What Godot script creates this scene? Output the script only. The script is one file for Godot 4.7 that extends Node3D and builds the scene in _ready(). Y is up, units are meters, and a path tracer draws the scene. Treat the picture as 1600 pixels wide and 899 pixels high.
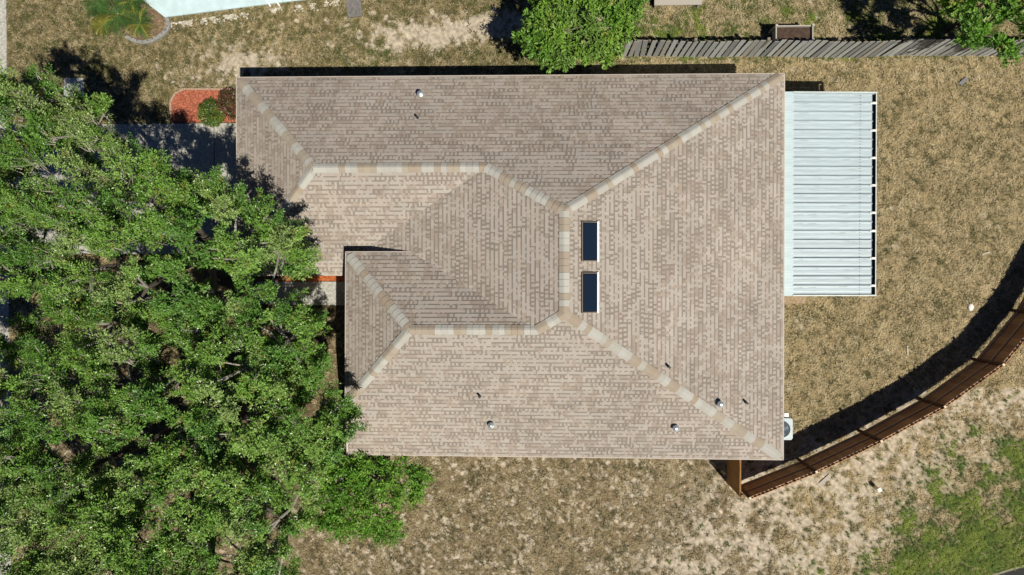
extends Node3D
# A single-storey shingled house with its yards, seen straight down. Metres, y up, +x east, +z south.

var rng := RandomNumberGenerator.new()
var names := {}
var n_wide := FastNoiseLite.new()
var n_mid := FastNoiseLite.new()
var n_fine := FastNoiseLite.new()
var n_speck := FastNoiseLite.new()

# ---------------------------------------------------------------- helpers

class Builder:
	var v := PackedVector3Array()
	var n := PackedVector3Array()
	var c := PackedColorArray()
	var tint := Color(1, 1, 1)
	var xf := Transform3D()

	func tri(a: Vector3, b: Vector3, d: Vector3, out: Vector3) -> void:
		var g := (b - a).cross(d - a)
		if g.length_squared() < 1e-16:
			return
		if g.dot(out) > 0.0:
			var t := b
			b = d
			d = t
			g = -g
		var nn := (xf.basis * (-g)).normalized()
		v.append(xf * a); v.append(xf * b); v.append(xf * d)
		for i in 3:
			n.append(nn); c.append(tint)

	func quad(a: Vector3, b: Vector3, d: Vector3, e: Vector3, out: Vector3) -> void:
		tri(a, b, d, out)
		tri(a, d, e, out)

	func box(at: Vector3, size: Vector3, turn := Basis()) -> void:
		var h := size * 0.5
		var p := []
		for i in 8:
			p.append(at + turn * Vector3(h.x if i & 1 else -h.x, h.y if i & 2 else -h.y, h.z if i & 4 else -h.z))
		quad(p[0], p[1], p[3], p[2], turn * Vector3(0, 0, -1))
		quad(p[4], p[5], p[7], p[6], turn * Vector3(0, 0, 1))
		quad(p[0], p[1], p[5], p[4], turn * Vector3(0, -1, 0))
		quad(p[2], p[3], p[7], p[6], turn * Vector3(0, 1, 0))
		quad(p[0], p[2], p[6], p[4], turn * Vector3(-1, 0, 0))
		quad(p[1], p[3], p[7], p[5], turn * Vector3(1, 0, 0))

	func tube(pts: PackedVector3Array, radii: Array, sides := 6) -> void:
		var rings := []
		for i in pts.size():
			var d: Vector3 = (pts[mini(i + 1, pts.size() - 1)] - pts[maxi(i - 1, 0)]).normalized()
			var s := d.cross(Vector3(0.31, 0.2, 0.93)).normalized()
			var t := d.cross(s)
			var ring := PackedVector3Array()
			for k in sides:
				var a := TAU * k / sides
				ring.append(pts[i] + (s * cos(a) + t * sin(a)) * float(radii[i]))
			rings.append(ring)
		for i in pts.size() - 1:
			for k in sides:
				var k2 := (k + 1) % sides
				var o: Vector3 = rings[i][k] + rings[i][k2] - pts[i] * 2.0
				quad(rings[i][k], rings[i][k2], rings[i + 1][k2], rings[i + 1][k], o)
		var last := pts.size() - 1
		for k in range(1, sides - 1):
			tri(rings[last][0], rings[last][k], rings[last][k + 1], pts[last] - pts[last - 1])
			tri(rings[0][0], rings[0][k], rings[0][k + 1], pts[0] - pts[1])

	func cylinder(at: Vector3, r: float, h: float, sides := 14, r2 := -1.0) -> void:
		tube(PackedVector3Array([at, at + Vector3(0, h, 0)]), [r, r if r2 < 0.0 else r2], sides)

	# a flat outline (x, z) at a height, with its rim down to y0
	func plate(poly: PackedVector2Array, y1: float, y0: float) -> void:
		var ids := Geometry2D.triangulate_polygon(poly)
		for i in range(0, ids.size(), 3):
			tri(Vector3(poly[ids[i]].x, y1, poly[ids[i]].y), Vector3(poly[ids[i + 1]].x, y1, poly[ids[i + 1]].y), Vector3(poly[ids[i + 2]].x, y1, poly[ids[i + 2]].y), Vector3.UP)
		if y0 < y1:
			var cw := Geometry2D.is_polygon_clockwise(poly)
			for i in poly.size():
				var a := poly[i]
				var b := poly[(i + 1) % poly.size()]
				var o := Vector3((b - a).y, 0, -(b - a).x) * (-1.0 if cw else 1.0)
				quad(Vector3(a.x, y0, a.y), Vector3(b.x, y0, b.y), Vector3(b.x, y1, b.y), Vector3(a.x, y1, a.y), o)

	func mesh(m: Material) -> ArrayMesh:
		var am := ArrayMesh.new()
		add_to(am, m)
		return am

	func add_to(am: ArrayMesh, m: Material) -> void:
		var arr := []
		arr.resize(Mesh.ARRAY_MAX)
		arr[Mesh.ARRAY_VERTEX] = v
		arr[Mesh.ARRAY_NORMAL] = n
		arr[Mesh.ARRAY_COLOR] = c
		am.add_surface_from_arrays(Mesh.PRIMITIVE_TRIANGLES, arr)
		am.surface_set_material(am.get_surface_count() - 1, m)


func lin(r: float, g: float, b: float) -> Color:
	return Color(r, g, b).linear_to_srgb()


func numbered(called: String) -> String:
	var k: int = names.get(called, 0)
	names[called] = k + 1
	return called if k == 0 else "%s_%03d" % [called, k]


func tag(o: Node3D, label: String, category := "", group := "", kind := "") -> Node3D:
	o.set_meta("label", label)
	if category: o.set_meta("category", category)
	if group: o.set_meta("group", group)
	if kind: o.set_meta("kind", kind)
	return o


func thing(called: String, at: Vector3, label: String, category: String, group := "") -> Node3D:
	var o := Node3D.new()
	o.name = numbered(called)
	add_child(o)
	o.position = at
	tag(o, label, category, group)
	return o


func put(called: String, mesh: Mesh, parent: Node3D, at := Transform3D()) -> MeshInstance3D:
	var o := MeshInstance3D.new()
	if parent == self:
		o.name = numbered(called)
	else:
		var k: int = 0
		var counts: Dictionary = parent.get_meta("n_") if parent.has_meta("n_") else {}
		k = counts.get(called, 0)
		counts[called] = k + 1
		parent.set_meta("n_", counts)
		o.name = called if k == 0 else "%s_%03d" % [called, k]
	o.mesh = mesh
	o.transform = at
	parent.add_child(o, true)
	return o


func structure(called: String, mesh: Mesh, label := "", parent: Node3D = self) -> MeshInstance3D:
	var o := put(called, mesh, parent)
	if parent == self:
		o.set_meta("kind", "structure")
	if label: o.set_meta("label", label)
	return o


func scatter(called: String, mesh: Mesh, where: Array, colors: PackedColorArray, parent: Node3D) -> MultiMeshInstance3D:
	var mm := MultiMesh.new()
	mm.transform_format = MultiMesh.TRANSFORM_3D
	mm.use_colors = true
	mm.mesh = mesh
	mm.instance_count = where.size()
	for i in where.size():
		mm.set_instance_transform(i, where[i])
		mm.set_instance_color(i, colors[i])
	var o := MultiMeshInstance3D.new()
	o.name = numbered(called) if parent == self else called
	o.multimesh = mm
	parent.add_child(o, true)
	return o


func noise_texture(size: int, freq: float, lo: float, hi: float, sd: int, octaves := 4) -> NoiseTexture2D:
	var f := FastNoiseLite.new()
	f.seed = sd
	f.noise_type = FastNoiseLite.TYPE_SIMPLEX_SMOOTH
	f.frequency = freq
	f.fractal_octaves = octaves
	var t := NoiseTexture2D.new()
	t.width = size
	t.height = size
	t.seamless = true
	t.noise = f
	var ramp := Gradient.new()
	ramp.set_color(0, Color(lo, lo, lo))
	ramp.set_color(1, Color(hi, hi, hi))
	t.color_ramp = ramp
	return t


func paint(color: Color, rough := 0.8, metal := 0.0) -> StandardMaterial3D:
	var m := StandardMaterial3D.new()
	m.albedo_color = color
	m.roughness = rough
	m.metallic = metal
	return m


func tinted(rough: float, tex: Texture2D = null, per_metre := 1.0) -> StandardMaterial3D:
	var m := StandardMaterial3D.new()
	m.vertex_color_use_as_albedo = true
	m.roughness = rough
	if tex:
		m.albedo_texture = tex
		m.uv1_triplanar = true
		m.uv1_world_triplanar = true
		m.uv1_scale = Vector3.ONE * per_metre
	return m


func vary(c: Color, by: float) -> Color:
	var k := 1.0 + rng.randf_range(-by, by)
	return Color(c.r * k, c.g * k, c.b * k)


func poly2(a: Array) -> PackedVector2Array:
	var p := PackedVector2Array()
	for i in range(0, a.size(), 2):
		p.append(Vector2(a[i], a[i + 1]))
	return p


func edge_distance(p: Vector2, poly: PackedVector2Array) -> float:
	var d := 1e9
	for i in poly.size():
		d = minf(d, Geometry2D.get_closest_point_to_segment(p, poly[i], poly[(i + 1) % poly.size()]).distance_to(p))
	return d


# ---------------------------------------------------------------- materials

var grain: Texture2D
var m_shingle: StandardMaterial3D
var m_plain: StandardMaterial3D      # vertex coloured, matt
var m_concrete: StandardMaterial3D
var m_wood: StandardMaterial3D
var m_white: StandardMaterial3D
var m_cover: StandardMaterial3D
var m_paint: StandardMaterial3D
var m_dark: StandardMaterial3D
var m_steel: StandardMaterial3D
var m_stucco: StandardMaterial3D
var m_leaf: StandardMaterial3D
var m_leaf_soft: StandardMaterial3D
var m_bark: StandardMaterial3D
var m_grass: StandardMaterial3D
var m_ground: StandardMaterial3D


func make_materials() -> void:
	grain = noise_texture(512, 0.09, 0.74, 1.0, 3, 5)
	m_shingle = tinted(0.95, grain, 1.4)
	m_plain = tinted(0.85)
	m_concrete = tinted(0.9, noise_texture(1024, 0.02, 0.7, 1.0, 5, 6), 0.35)
	m_wood = tinted(0.9, noise_texture(512, 0.05, 0.6, 1.0, 8, 5), 2.2)
	m_white = paint(lin(0.78, 0.8, 0.8), 0.45)
	m_paint = tinted(0.7, noise_texture(512, 0.015, 0.9, 1.0, 33, 4), 0.25)
	m_cover = tinted(0.4, noise_texture(512, 0.02, 0.86, 1.0, 12, 5), 1.0)
	m_cover.uv1_scale = Vector3(0.12, 1.0, 2.2)
	m_dark = paint(lin(0.012, 0.014, 0.02), 0.6)
	m_steel = paint(lin(0.62, 0.68, 0.7), 0.38, 0.75)
	m_stucco = paint(lin(0.62, 0.58, 0.5), 0.9)
	m_leaf = tinted(0.36)
	m_leaf.backlight_enabled = true
	m_leaf.backlight = Color(0.5, 0.6, 0.22)
	m_leaf_soft = tinted(0.5)
	m_leaf_soft.backlight_enabled = true
	m_leaf_soft.backlight = Color(0.6, 0.7, 0.25)
	m_bark = tinted(0.9, noise_texture(256, 0.06, 0.6, 1.0, 14, 4), 2.0)
	m_grass = tinted(0.8)
	m_ground = tinted(1.0, noise_texture(1024, 0.035, 0.62, 1.0, 21, 6), 0.13)


# ---------------------------------------------------------------- main

func _ready() -> void:
	rng.seed = 20240
	# camera: a drone at 27 m looking down, a little off the vertical
	var cam := Camera3D.new()
	cam.name = "camera"
	cam.fov = rad_to_deg(2.0 * atan(449.5 / 1100.0))
	cam.far = 900.0
	cam.near = 0.5
	cam.transform = Transform3D(Basis(Vector3(0.999272, -0.038153, 0.0), Vector3(-0.000329, -0.008630, -0.999963), Vector3(0.038151, 0.999235, -0.008636)), Vector3(0, 27, 0))
	add_child(cam)
	cam.current = true
	# sky, sun, exposure
	var env := Environment.new()
	var sky_mat := ProceduralSkyMaterial.new()
	sky_mat.sky_top_color = lin(0.05, 0.115, 0.34)
	sky_mat.sky_horizon_color = lin(0.15, 0.21, 0.33)
	sky_mat.sky_curve = 0.15
	sky_mat.ground_bottom_color = lin(0.12, 0.1, 0.06)
	sky_mat.ground_horizon_color = lin(0.2, 0.2, 0.18)
	sky_mat.sky_energy_multiplier = 0.55
	env.background_mode = Environment.BG_SKY
	env.sky = Sky.new()
	env.sky.sky_material = sky_mat
	env.tonemap_mode = Environment.TONE_MAPPER_LINEAR
	env.tonemap_exposure = 1.32
	env.sdfgi_enabled = true
	env.ssao_enabled = true
	env.ssil_enabled = true
	var we := WorldEnvironment.new()
	we.environment = env
	add_child(we)
	var sun := DirectionalLight3D.new()
	sun.name = "sun"
	sun.light_energy = 1.4
	sun.light_color = Color(1.0, 0.965, 0.9)
	sun.light_angular_distance = 0.5
	sun.shadow_enabled = true
	add_child(sun)
	sun.look_at_from_position(Vector3(0.375, 1.0, 0.437) * 50.0, Vector3.ZERO)

	for a in [[n_wide, 0.16, 1], [n_mid, 0.75, 2], [n_fine, 2.1, 3], [n_speck, 3.6, 4]]:
		a[0].seed = a[2]
		a[0].frequency = a[1]
		a[0].fractal_octaves = 3
	make_materials()
	make_ground()
	make_paving()
	make_house()
	make_patio_cover()
	make_weathered_fence()
	make_brown_fence()
	make_trees()
	make_beds()
	make_yard_things()
	make_grass()


# ---------------------------------------------------------------- ground

func smooth(a: float, b: float, x: float) -> float:
	return smoothstep(a, b, x)


# what lies on the ground at a point: x = bare sand, y = live green, z = darkness of the thatch
func cover_at(x: float, z: float) -> Vector3:
	var w := n_wide.get_noise_2d(x, z)
	var m := n_mid.get_noise_2d(x, z)
	var f := n_fine.get_noise_2d(x, z)
	var s := n_speck.get_noise_2d(x, z)
	var sand := 0.0
	var green := 0.12 + 0.25 * m
	# the lush strip in the south-east corner
	var lush := (x - 11.0) * 0.66 + (z - 11.3) * 0.75 + w * 2.0 + m * 1.7 + f * 0.9
	lush = smooth(-0.5, 1.9, lush)
	# the sandy slope between the brown fence and that strip
	var slope := smooth(6.2, 8.8, x * 0.75 + z * 0.45 + w * 1.2) * smooth(5.0, 6.6, z + maxf(0.0, x - 11.0) * 0.62 + m * 0.4)
	if z > 4.0 and slope > 0.0:
		sand = slope * smooth(-0.28, 0.22, m * 0.8 + f * 0.7 + s * 0.5 + 0.1)
		green = lerpf(green, 0.5 + 1.2 * m + 0.4 * f, slope)
	# the south side: brown thatch with pale flecks of sand
	if z > 5.6 and x < 9.5:
		var k := smooth(5.6, 6.4, z) * (1.0 - slope)
		sand = maxf(sand, k * smooth(0.2, 0.33, s * 0.95 + f * 0.3 + m * 0.18 + w * 0.12))
		green = lerpf(green, 0.1 + 0.2 * m, k)
	# the north side: worn bands of sand and green tufts
	if z < -6.0 and x < 3.0:
		var worn := exp(-pow((z + 9.5 + 0.09 * (x + 5.0)) / 0.7, 2.0)) * smooth(-10.0, -4.0, x)
		worn = maxf(worn, 0.85 * exp(-pow((z + 8.6) / 0.9, 2.0) - pow((x + 11.6) / 1.9, 2.0)))
		worn = maxf(worn, 0.6 * exp(-pow((z + 7.9) / 0.5, 2.0) - pow((x + 13.0) / 1.6, 2.0)))
		sand = maxf(sand, smooth(0.35, 0.75, worn * 0.95 + f * 0.55 + s * 0.3 + m * 0.25))
		green += 0.28 + 0.3 * w
	if z < -8.3 and x > 2.5:
		green += 0.5 + 0.5 * m
		sand = maxf(sand, smooth(0.28, 0.5, f * 0.7 + s * 0.4))
	if z > -8.4 and z < -6.3 and x > 2.0:
		green -= 0.1
		sand = maxf(sand, 0.5 * smooth(0.3, 0.5, f + m * 0.5))
	# bare streak along the north fence and under its shadow side
	if x > 8.0 and z > -8.3 and z < 5.0:
		sand = maxf(sand, 0.55 * smooth(0.32, 0.55, m * 0.6 + f * 0.5 + w * 0.4))
	green = lerpf(green, 1.25 + 0.3 * m, lush)
	sand *= 1.0 - lush
	return Vector3(clampf(sand, 0.0, 1.0), clampf(green, 0.0, 1.5), clampf(0.5 + 0.5 * m + 0.4 * f, 0.0, 1.0))


func ground_color(x: float, z: float) -> Color:
	var k := cover_at(x, z)
	var straw := Color(0.405, 0.322, 0.178)
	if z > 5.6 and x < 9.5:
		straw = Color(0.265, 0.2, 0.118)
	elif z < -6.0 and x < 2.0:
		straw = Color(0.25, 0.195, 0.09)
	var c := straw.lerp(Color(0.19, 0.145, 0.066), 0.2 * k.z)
	c = c.lerp(Color(0.1, 0.125, 0.022), 0.62 * minf(k.y, 1.0))
	c = c.lerp(Color(0.11, 0.165, 0.02), maxf(0.0, k.y - 0.8) * 1.1)
	c = c.lerp(Color(0.62, 0.54, 0.425), 0.92 * k.x)
	# shade below the oak crowns, painted into the ground colour as leaf brown
	var crown_shade := 1.0 - Vector2((x + 12.2) / 6.3, (z - 2.6) / 9.0).length()
	c = c.lerp(Color(0.105, 0.078, 0.045), 0.75 * smooth(0.0, 0.3, crown_shade + 0.25 * n_mid.get_noise_2d(x, z)))
	return c


func make_ground() -> void:
	var xs := PackedFloat32Array([-300.0, -120.0, -60.0, -36.0, -28.0, -24.0])
	var zs := PackedFloat32Array([-300.0, -120.0, -60.0, -32.0, -20.0, -14.5])
	var step := 0.085
	var x := -22.4
	while x < 20.0:
		xs.append(x); x += step
	var z := -12.4
	while z < 13.0:
		zs.append(z); z += step
	xs.append_array(PackedFloat32Array([22.0, 26.0, 34.0, 60.0, 120.0, 300.0]))
	zs.append_array(PackedFloat32Array([15.0, 20.0, 32.0, 60.0, 120.0, 300.0]))
	var v := PackedVector3Array()
	var c := PackedColorArray()
	var w := xs.size()
	var h := zs.size()
	v.resize(w * h)
	c.resize(w * h)
	for j in h:
		for i in w:
			var px := xs[i]
			var pz := zs[j]
			var y := 0.0
			if absf(px) < 20.5 and absf(pz) < 12.5:
				y = 0.012 * n_fine.get_noise_2d(px + 50.0, pz) + 0.012 * n_speck.get_noise_2d(px, pz + 40.0) - 0.014
			v[j * w + i] = Vector3(px, y, pz)
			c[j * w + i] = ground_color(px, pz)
			var away := maxf(absf(px) - 20.5, absf(pz) - 12.8)
			if away > 0.0:      # beyond the plot: plain dry turf
				c[j * w + i] = c[j * w + i].lerp(Color(0.24, 0.2, 0.1), smooth(0.0, 2.5, away))
	var n := PackedVector3Array()
	n.resize(w * h)
	for j in h:
		for i in w:
			var a := v[j * w + maxi(i - 1, 0)]
			var b := v[j * w + mini(i + 1, w - 1)]
			var d := v[maxi(j - 1, 0) * w + i]
			var e := v[mini(j + 1, h - 1) * w + i]
			n[j * w + i] = (e - d).cross(b - a).normalized()
	var ids := PackedInt32Array()
	for j in h - 1:
		for i in w - 1:
			var q := j * w + i
			ids.append_array(PackedInt32Array([q, q + 1, q + w + 1, q, q + w + 1, q + w]))
	var arr := []
	arr.resize(Mesh.ARRAY_MAX)
	arr[Mesh.ARRAY_VERTEX] = v
	arr[Mesh.ARRAY_NORMAL] = n
	arr[Mesh.ARRAY_COLOR] = c
	arr[Mesh.ARRAY_INDEX] = ids
	var am := ArrayMesh.new()
	am.add_surface_from_arrays(Mesh.PRIMITIVE_TRIANGLES, arr)
	am.surface_set_material(0, m_ground)
	structure("ground", am, "dry straw and sand lawn round the house")


func slab(poly: Array, y: float, tint: Color, called: String, parent: Node3D, coat: Material = null) -> void:
	var b := Builder.new()
	b.tint = vary(tint, 0.05)
	b.plate(poly2(poly), y, -0.1)
	put(called, b.mesh(coat if coat else m_concrete), parent)


func paved(called: String, label: String) -> Node3D:
	var o := Node3D.new()
	o.name = numbered(called)
	add_child(o)
	o.set_meta("kind", "structure")
	o.set_meta("label", label)
	return o


func make_paving() -> void:
	var pale := Color(0.5, 0.5, 0.46)
	var g := 0.012
	# pavement along the street
	var pave := paved("sidewalk", "pale concrete pavement of square slabs along the street")
	var z := -13.1
	for k in 20:
		slab([-22.6, z + g, -20.93 + 0.004 * k, z + g, -20.93 + 0.004 * k, z + 1.44, -22.6, z + 1.44], 0.03, pale, "slab", pave)
		z += 1.45
	# driveway to the garage door in the west wing
	var drive := paved("driveway", "wide concrete driveway under the oak, leading to the west wing")
	for i in 4:
		for j in 2:
			var x0 := -20.9 + i * 2.76
			var z0 := -6.16 + j * 2.55
			slab([x0 + g, z0 + g, x0 + 2.74, z0 + g, x0 + 2.74, z0 + 2.53, x0 + g, z0 + 2.53], 0.05, pale, "slab", drive)
	# path to the front door
	var walk := paved("path", "pale concrete path to the entry between the two front wings")
	for i in 4:
		var x1 := -6.08 - i * 1.22
		slab([x1 - 1.21, 0.01, x1, 0.01, x1, 0.93, x1 - 1.21, 0.93 - 0.02 * i], 0.05, pale, "slab", walk)
	# neighbour's pale blue slab
	var blue := paved("neighbour_driveway", "pale blue painted concrete slab of the house next door")
	slab([-18.6, -13.6, -17.2, -12.35, -14.56, -10.29, -10.95, -10.69, -9.9, -10.8, -9.9, -13.6], 0.06, Color(0.52, 0.68, 0.725), "slab", blue, m_paint)
	slab([-9.885, -10.802, -8.19, -10.98, -5.2, -11.4, -5.2, -13.6, -9.885, -13.6], 0.06, Color(0.52, 0.68, 0.725), "slab", blue, m_paint)
	for k in 7:
		var cr := Builder.new()
		cr.tint = Color(0.33, 0.5, 0.55)
		var p := Vector2(rng.randf_range(-14.0, -9.0), rng.randf_range(-11.4, -11.0))
		for j in 5:
			var q := p + Vector2(rng.randf_range(0.12, 0.3), rng.randf_range(-0.09, 0.05))
			var sd := (q - p).orthogonal().normalized() * 0.008
			cr.plate(PackedVector2Array([p + sd, q + sd, q - sd, p - sd]), 0.0645, 0.0645)
			p = q
		put("crack", cr.mesh(m_plain), blue)
	var road := Builder.new()
	road.tint = Color(0.014, 0.014, 0.015)
	road.plate(poly2([15.9, 11.55, 16.5, 11.24, 17.0, 11.03, 18.17, 10.64, 20.5, 10.0, 34.0, 7.4, 34.0, 22.0, 15.0, 22.0]), 0.012, 0.012)
	structure("road", road.mesh(m_plain), "black asphalt road at the corner of the lush grass")
	var kerb := Builder.new()
	kerb.tint = Color(0.3, 0.28, 0.2)
	var line := poly2([15.6, 11.75, 16.5, 11.24, 17.0, 11.03, 18.17, 10.64, 20.5, 10.0])
	for i in line.size() - 1:
		var d := (line[i + 1] - line[i]).normalized() * 0.04
		var s := Vector2(d.y, -d.x)
		kerb.plate(PackedVector2Array([line[i] + s, line[i + 1] + s, line[i + 1] - s, line[i] - s]), 0.03, -0.05)
	structure("road_edge", kerb.mesh(m_concrete), "thin pale concrete edge of the road")
	# patio slab below the cover
	var patio := Builder.new()
	patio.tint = Color(0.45, 0.42, 0.36)
	patio.plate(poly2([7.9, -6.3, 11.3, -6.3, 11.3, 0.4, 7.9, 0.4]), 0.06, -0.1)
	structure("patio", patio.mesh(m_concrete), "concrete patio below the white cover")


# ---------------------------------------------------------------- house

const HE := 2.6

class Slope:
	var o: Vector3       # a point on the eave
	var u: Vector3       # along the eave
	var w: Vector3       # up the slope
	var n: Vector3
	var poly: PackedVector2Array

	func at(p: Vector2, lift := 0.0) -> Vector3:
		return o + u * p.x + w * p.y + n * lift


func make_slope(pts: Array, eave_a: Vector3, eave_b: Vector3) -> Slope:
	var s := Slope.new()
	s.o = eave_a
	s.u = (eave_b - eave_a).normalized()
	s.n = Vector3.ZERO
	var far: Vector3 = pts[0]
	for p in pts:
		if (p - eave_a).cross(s.u).length() > (far - eave_a).cross(s.u).length():
			far = p
	s.n = s.u.cross(far - eave_a).normalized()
	if s.n.y < 0.0:
		s.n = -s.n
	s.w = s.n.cross(s.u)
	if s.w.y < 0.0:
		s.w = -s.w
	for p in pts:
		s.poly.append(Vector2((p - eave_a).dot(s.u), (p - eave_a).dot(s.w)))
	return s


# one laminated shingle: a dark backing strip with paler tabs on it
func shingle_shape(len_u: float, e: float, seed_n: int) -> Array:
	var r := RandomNumberGenerator.new()
	r.seed = seed_n
	var list := [[Rect2(0, 0, len_u, e), 0]]
	var x := 0.0
	while x < len_u - 0.02:
		var roll := r.randf()
		var until := minf(len_u, x + r.randf_range(0.2, 0.5))
		var tall := r.randf() < 0.5
		while x < until - 0.02:
			var wide := 0.0
			var gap := 0.0
			if roll < 0.46:        # tabs side by side, every other one running up under the next course
				wide = r.randf_range(0.06, 0.115)
				tall = not tall
			elif roll < 0.76:      # single tabs with the backing showing between them
				wide = r.randf_range(0.07, 0.105)
				gap = r.randf_range(0.045, 0.085)
				tall = r.randf() < 0.12
			else:                  # a long run below one shadow band
				wide = r.randf_range(0.12, 0.2)
				tall = false
			wide = minf(wide, until - x)
			list.append([Rect2(x, 0.0, wide, e * (1.0 if tall else r.randf_range(0.62, 0.69))), 1 if r.randf() < 0.92 else 2])
			x += wide + gap
	return list


func lay_piece(b: Builder, s: Slope, shape: PackedVector2Array, w0: float, e: float, t_low: float, t_high: float, floor_lift: float) -> void:
	var ids := Geometry2D.triangulate_polygon(shape)
	var lifts := PackedVector3Array()
	for p in shape:
		lifts.append(s.at(p, lerpf(t_low, t_high, clampf((p.y - w0) / e, 0.0, 1.0))))
	for i in range(0, ids.size(), 3):
		b.tri(lifts[ids[i]], lifts[ids[i + 1]], lifts[ids[i + 2]], s.n)
	var mid := Vector2.ZERO
	for p in shape:
		mid += p
	mid /= shape.size()
	for i in shape.size():
		var p := shape[i]
		var q := shape[(i + 1) % shape.size()]
		if (p.y + q.y) * 0.5 > w0 + e * 0.97:
			continue
		b.quad(lifts[i], lifts[(i + 1) % shape.size()], s.at(q, floor_lift), s.at(p, floor_lift), s.at((p + q) * 0.5) - s.at(mid))


func rect_poly(r: Rect2) -> PackedVector2Array:
	return PackedVector2Array([r.position, r.position + Vector2(r.size.x, 0), r.end, r.position + Vector2(0, r.size.y)])


var shingle_dark := [Color(0.29, 0.25, 0.217), Color(0.272, 0.238, 0.206), Color(0.302, 0.257, 0.222), Color(0.278, 0.246, 0.217)]
var shingle_pale := [Color(0.452, 0.41, 0.37), Color(0.438, 0.397, 0.355), Color(0.466, 0.421, 0.38), Color(0.446, 0.412, 0.376), Color(0.454, 0.403, 0.358)]
var shingle_mid := [Color(0.385, 0.332, 0.286), Color(0.365, 0.316, 0.272), Color(0.395, 0.335, 0.286)]


func make_house() -> void:
	var house := thing("house", Vector3.ZERO, "tan shingle-roofed single-storey house filling the middle of the plot", "house")
	# ridge and eave corners
	var nw := Vector3(-10.6, HE, -7.145); var ne := Vector3(8.35, HE, -7.07)
	var se := Vector3(8.35, HE, 6.09); var sw := Vector3(-6.70, HE, 6.05)
	var ws0 := Vector3(-10.6, HE, -0.24); var ws1 := Vector3(-6.0, HE, -0.24)
	var r1 := Vector3(0.785, 5.3, -2.165); var r2 := Vector3(0.785, 5.3, 1.0)
	var pn := (5.3 - HE) / (7.1 - 2.165)
	var wa := Vector3(-1.70, HE + pn * (7.107 - 3.665), -3.665)
	var wb := Vector3(-7.275, HE + pn * (7.13 - 3.665), -3.665)
	var gc := Vector3(-0.054, 5.023, 1.52); var gd := Vector3(-4.06, 5.023, 1.52)
	var gnw := Vector3(-6.445, 3.65, -0.967); var gv := Vector3(-4.215, 3.65, -0.967)
	var gsw := Vector3(-6.47, 3.65, 4.098)
	var wv := Vector3(-6.16, 3.0, -0.967)
	var slopes := {
		"north": make_slope([nw, ne, r1, wa, wb], nw, ne),
		"east": make_slope([ne, se, r2, r1], ne, se),
		"south": make_slope([sw, se, r2, gc, gd, gsw], sw, se),
		"wing_west": make_slope([nw, wb, ws0], nw, ws0),
		"wing_south": make_slope([ws0, wb, wa, wv, ws1], ws0, ws1),
		"west": make_slope([r1, r2, gc, gv, Vector3(-4.75, 3.4734, -0.62), Vector3(-6.3, 2.96, -0.62), wv, wa], Vector3(-7.4, HE, -1.0), Vector3(-7.4, HE, 1.0)),
		"garage_north": make_slope([gc, gd, gnw, gv], gnw, gv),
		"garage_west": make_slope([gd, gnw, gsw], gnw, gsw),
	}
	var deck := Builder.new()
	deck.tint = Color(0.2, 0.16, 0.12)
	var cells := []       # [slope, course base, rect, seed]
	var rest := Builder.new()
	var e := 0.152
	for key in slopes:
		var s: Slope = slopes[key]
		var ids := Geometry2D.triangulate_polygon(s.poly)
		for i in range(0, ids.size(), 3):
			deck.tri(s.at(s.poly[ids[i]]), s.at(s.poly[ids[i + 1]]), s.at(s.poly[ids[i + 2]]), s.n)
			deck.tri(s.at(s.poly[ids[i]], -0.14), s.at(s.poly[ids[i + 1]], -0.14), s.at(s.poly[ids[i + 2]], -0.14), -s.n)
		var lo := s.poly[0]
		var hi := s.poly[0]
		for p in s.poly:
			lo = lo.min(p); hi = hi.max(p)
		var k := 0
		var w0 := lo.y
		while w0 < hi.y:
			var u0 := lo.x - rng.randf_range(0.0, 1.0)
			while u0 < hi.x:
				cells.append([s, w0, Rect2(u0, w0, 1.0, e), rng.randi() % 24])
				u0 += 1.0
			w0 += e
			k += 1
	# twenty-four kinds of shingle in five tones; the three hundred nearest the camera are pieces of their own
	var patterns := []
	for k in 24:
		patterns.append(shingle_shape(0.996, e, 500 + k))
	var whole := []
	for c in cells:
		var s: Slope = c[0]
		var r: Rect2 = c[2]
		var inside := true
		for p in rect_poly(r):
			if not Geometry2D.is_point_in_polygon(p, s.poly):
				inside = false
				break
		if inside:
			whole.append([s.at(r.get_center()).y, c])
		else:
			lay_shingle(rest, c, patterns, e, true)
	whole.sort_custom(func(a, b): return a[0] > b[0])
	var roof := put("roof", deck.mesh(m_plain), house)
	roof.set_meta("label", "hipped roof of tan architectural shingles")
	var kinds := {}
	for i in whole.size():
		var c: Array = whole[i][1]
		if i >= 300:
			lay_shingle(rest, c, patterns, e, false)
			continue
		var tone := rng.randi() % 3
		var key := [c[3], tone]
		if not kinds.has(key):
			var flat := Slope.new()
			flat.u = Vector3.RIGHT; flat.w = Vector3.FORWARD; flat.n = Vector3.UP; flat.o = Vector3.ZERO
			var b := Builder.new()
			lay_shingle(b, [flat, 0.0, Rect2(0, 0, 1.0, e), c[3]], patterns, e, false)
			kinds[key] = b.mesh(m_shingle)
		var s: Slope = c[0]
		var basis := Basis(s.u, s.n, -s.w)
		if basis.determinant() < 0.0:       # u, n and the down-slope form a left-handed frame: run the shingle the other way
			basis = Basis(-s.u, s.n, -s.w)
			put("shingle", kinds[key], roof, Transform3D(basis, s.at(c[2].position + Vector2(1.0, 0))))
		else:
			put("shingle", kinds[key], roof, Transform3D(basis, s.at(c[2].position)))
	var others := put("shingles", rest.mesh(m_shingle), roof)
	others.set_meta("kind", "stuff")
	# ridge and hip caps
	var cap_white := [Color(0.49, 0.49, 0.46), Color(0.515, 0.52, 0.49), Color(0.47, 0.465, 0.43)]
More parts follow.
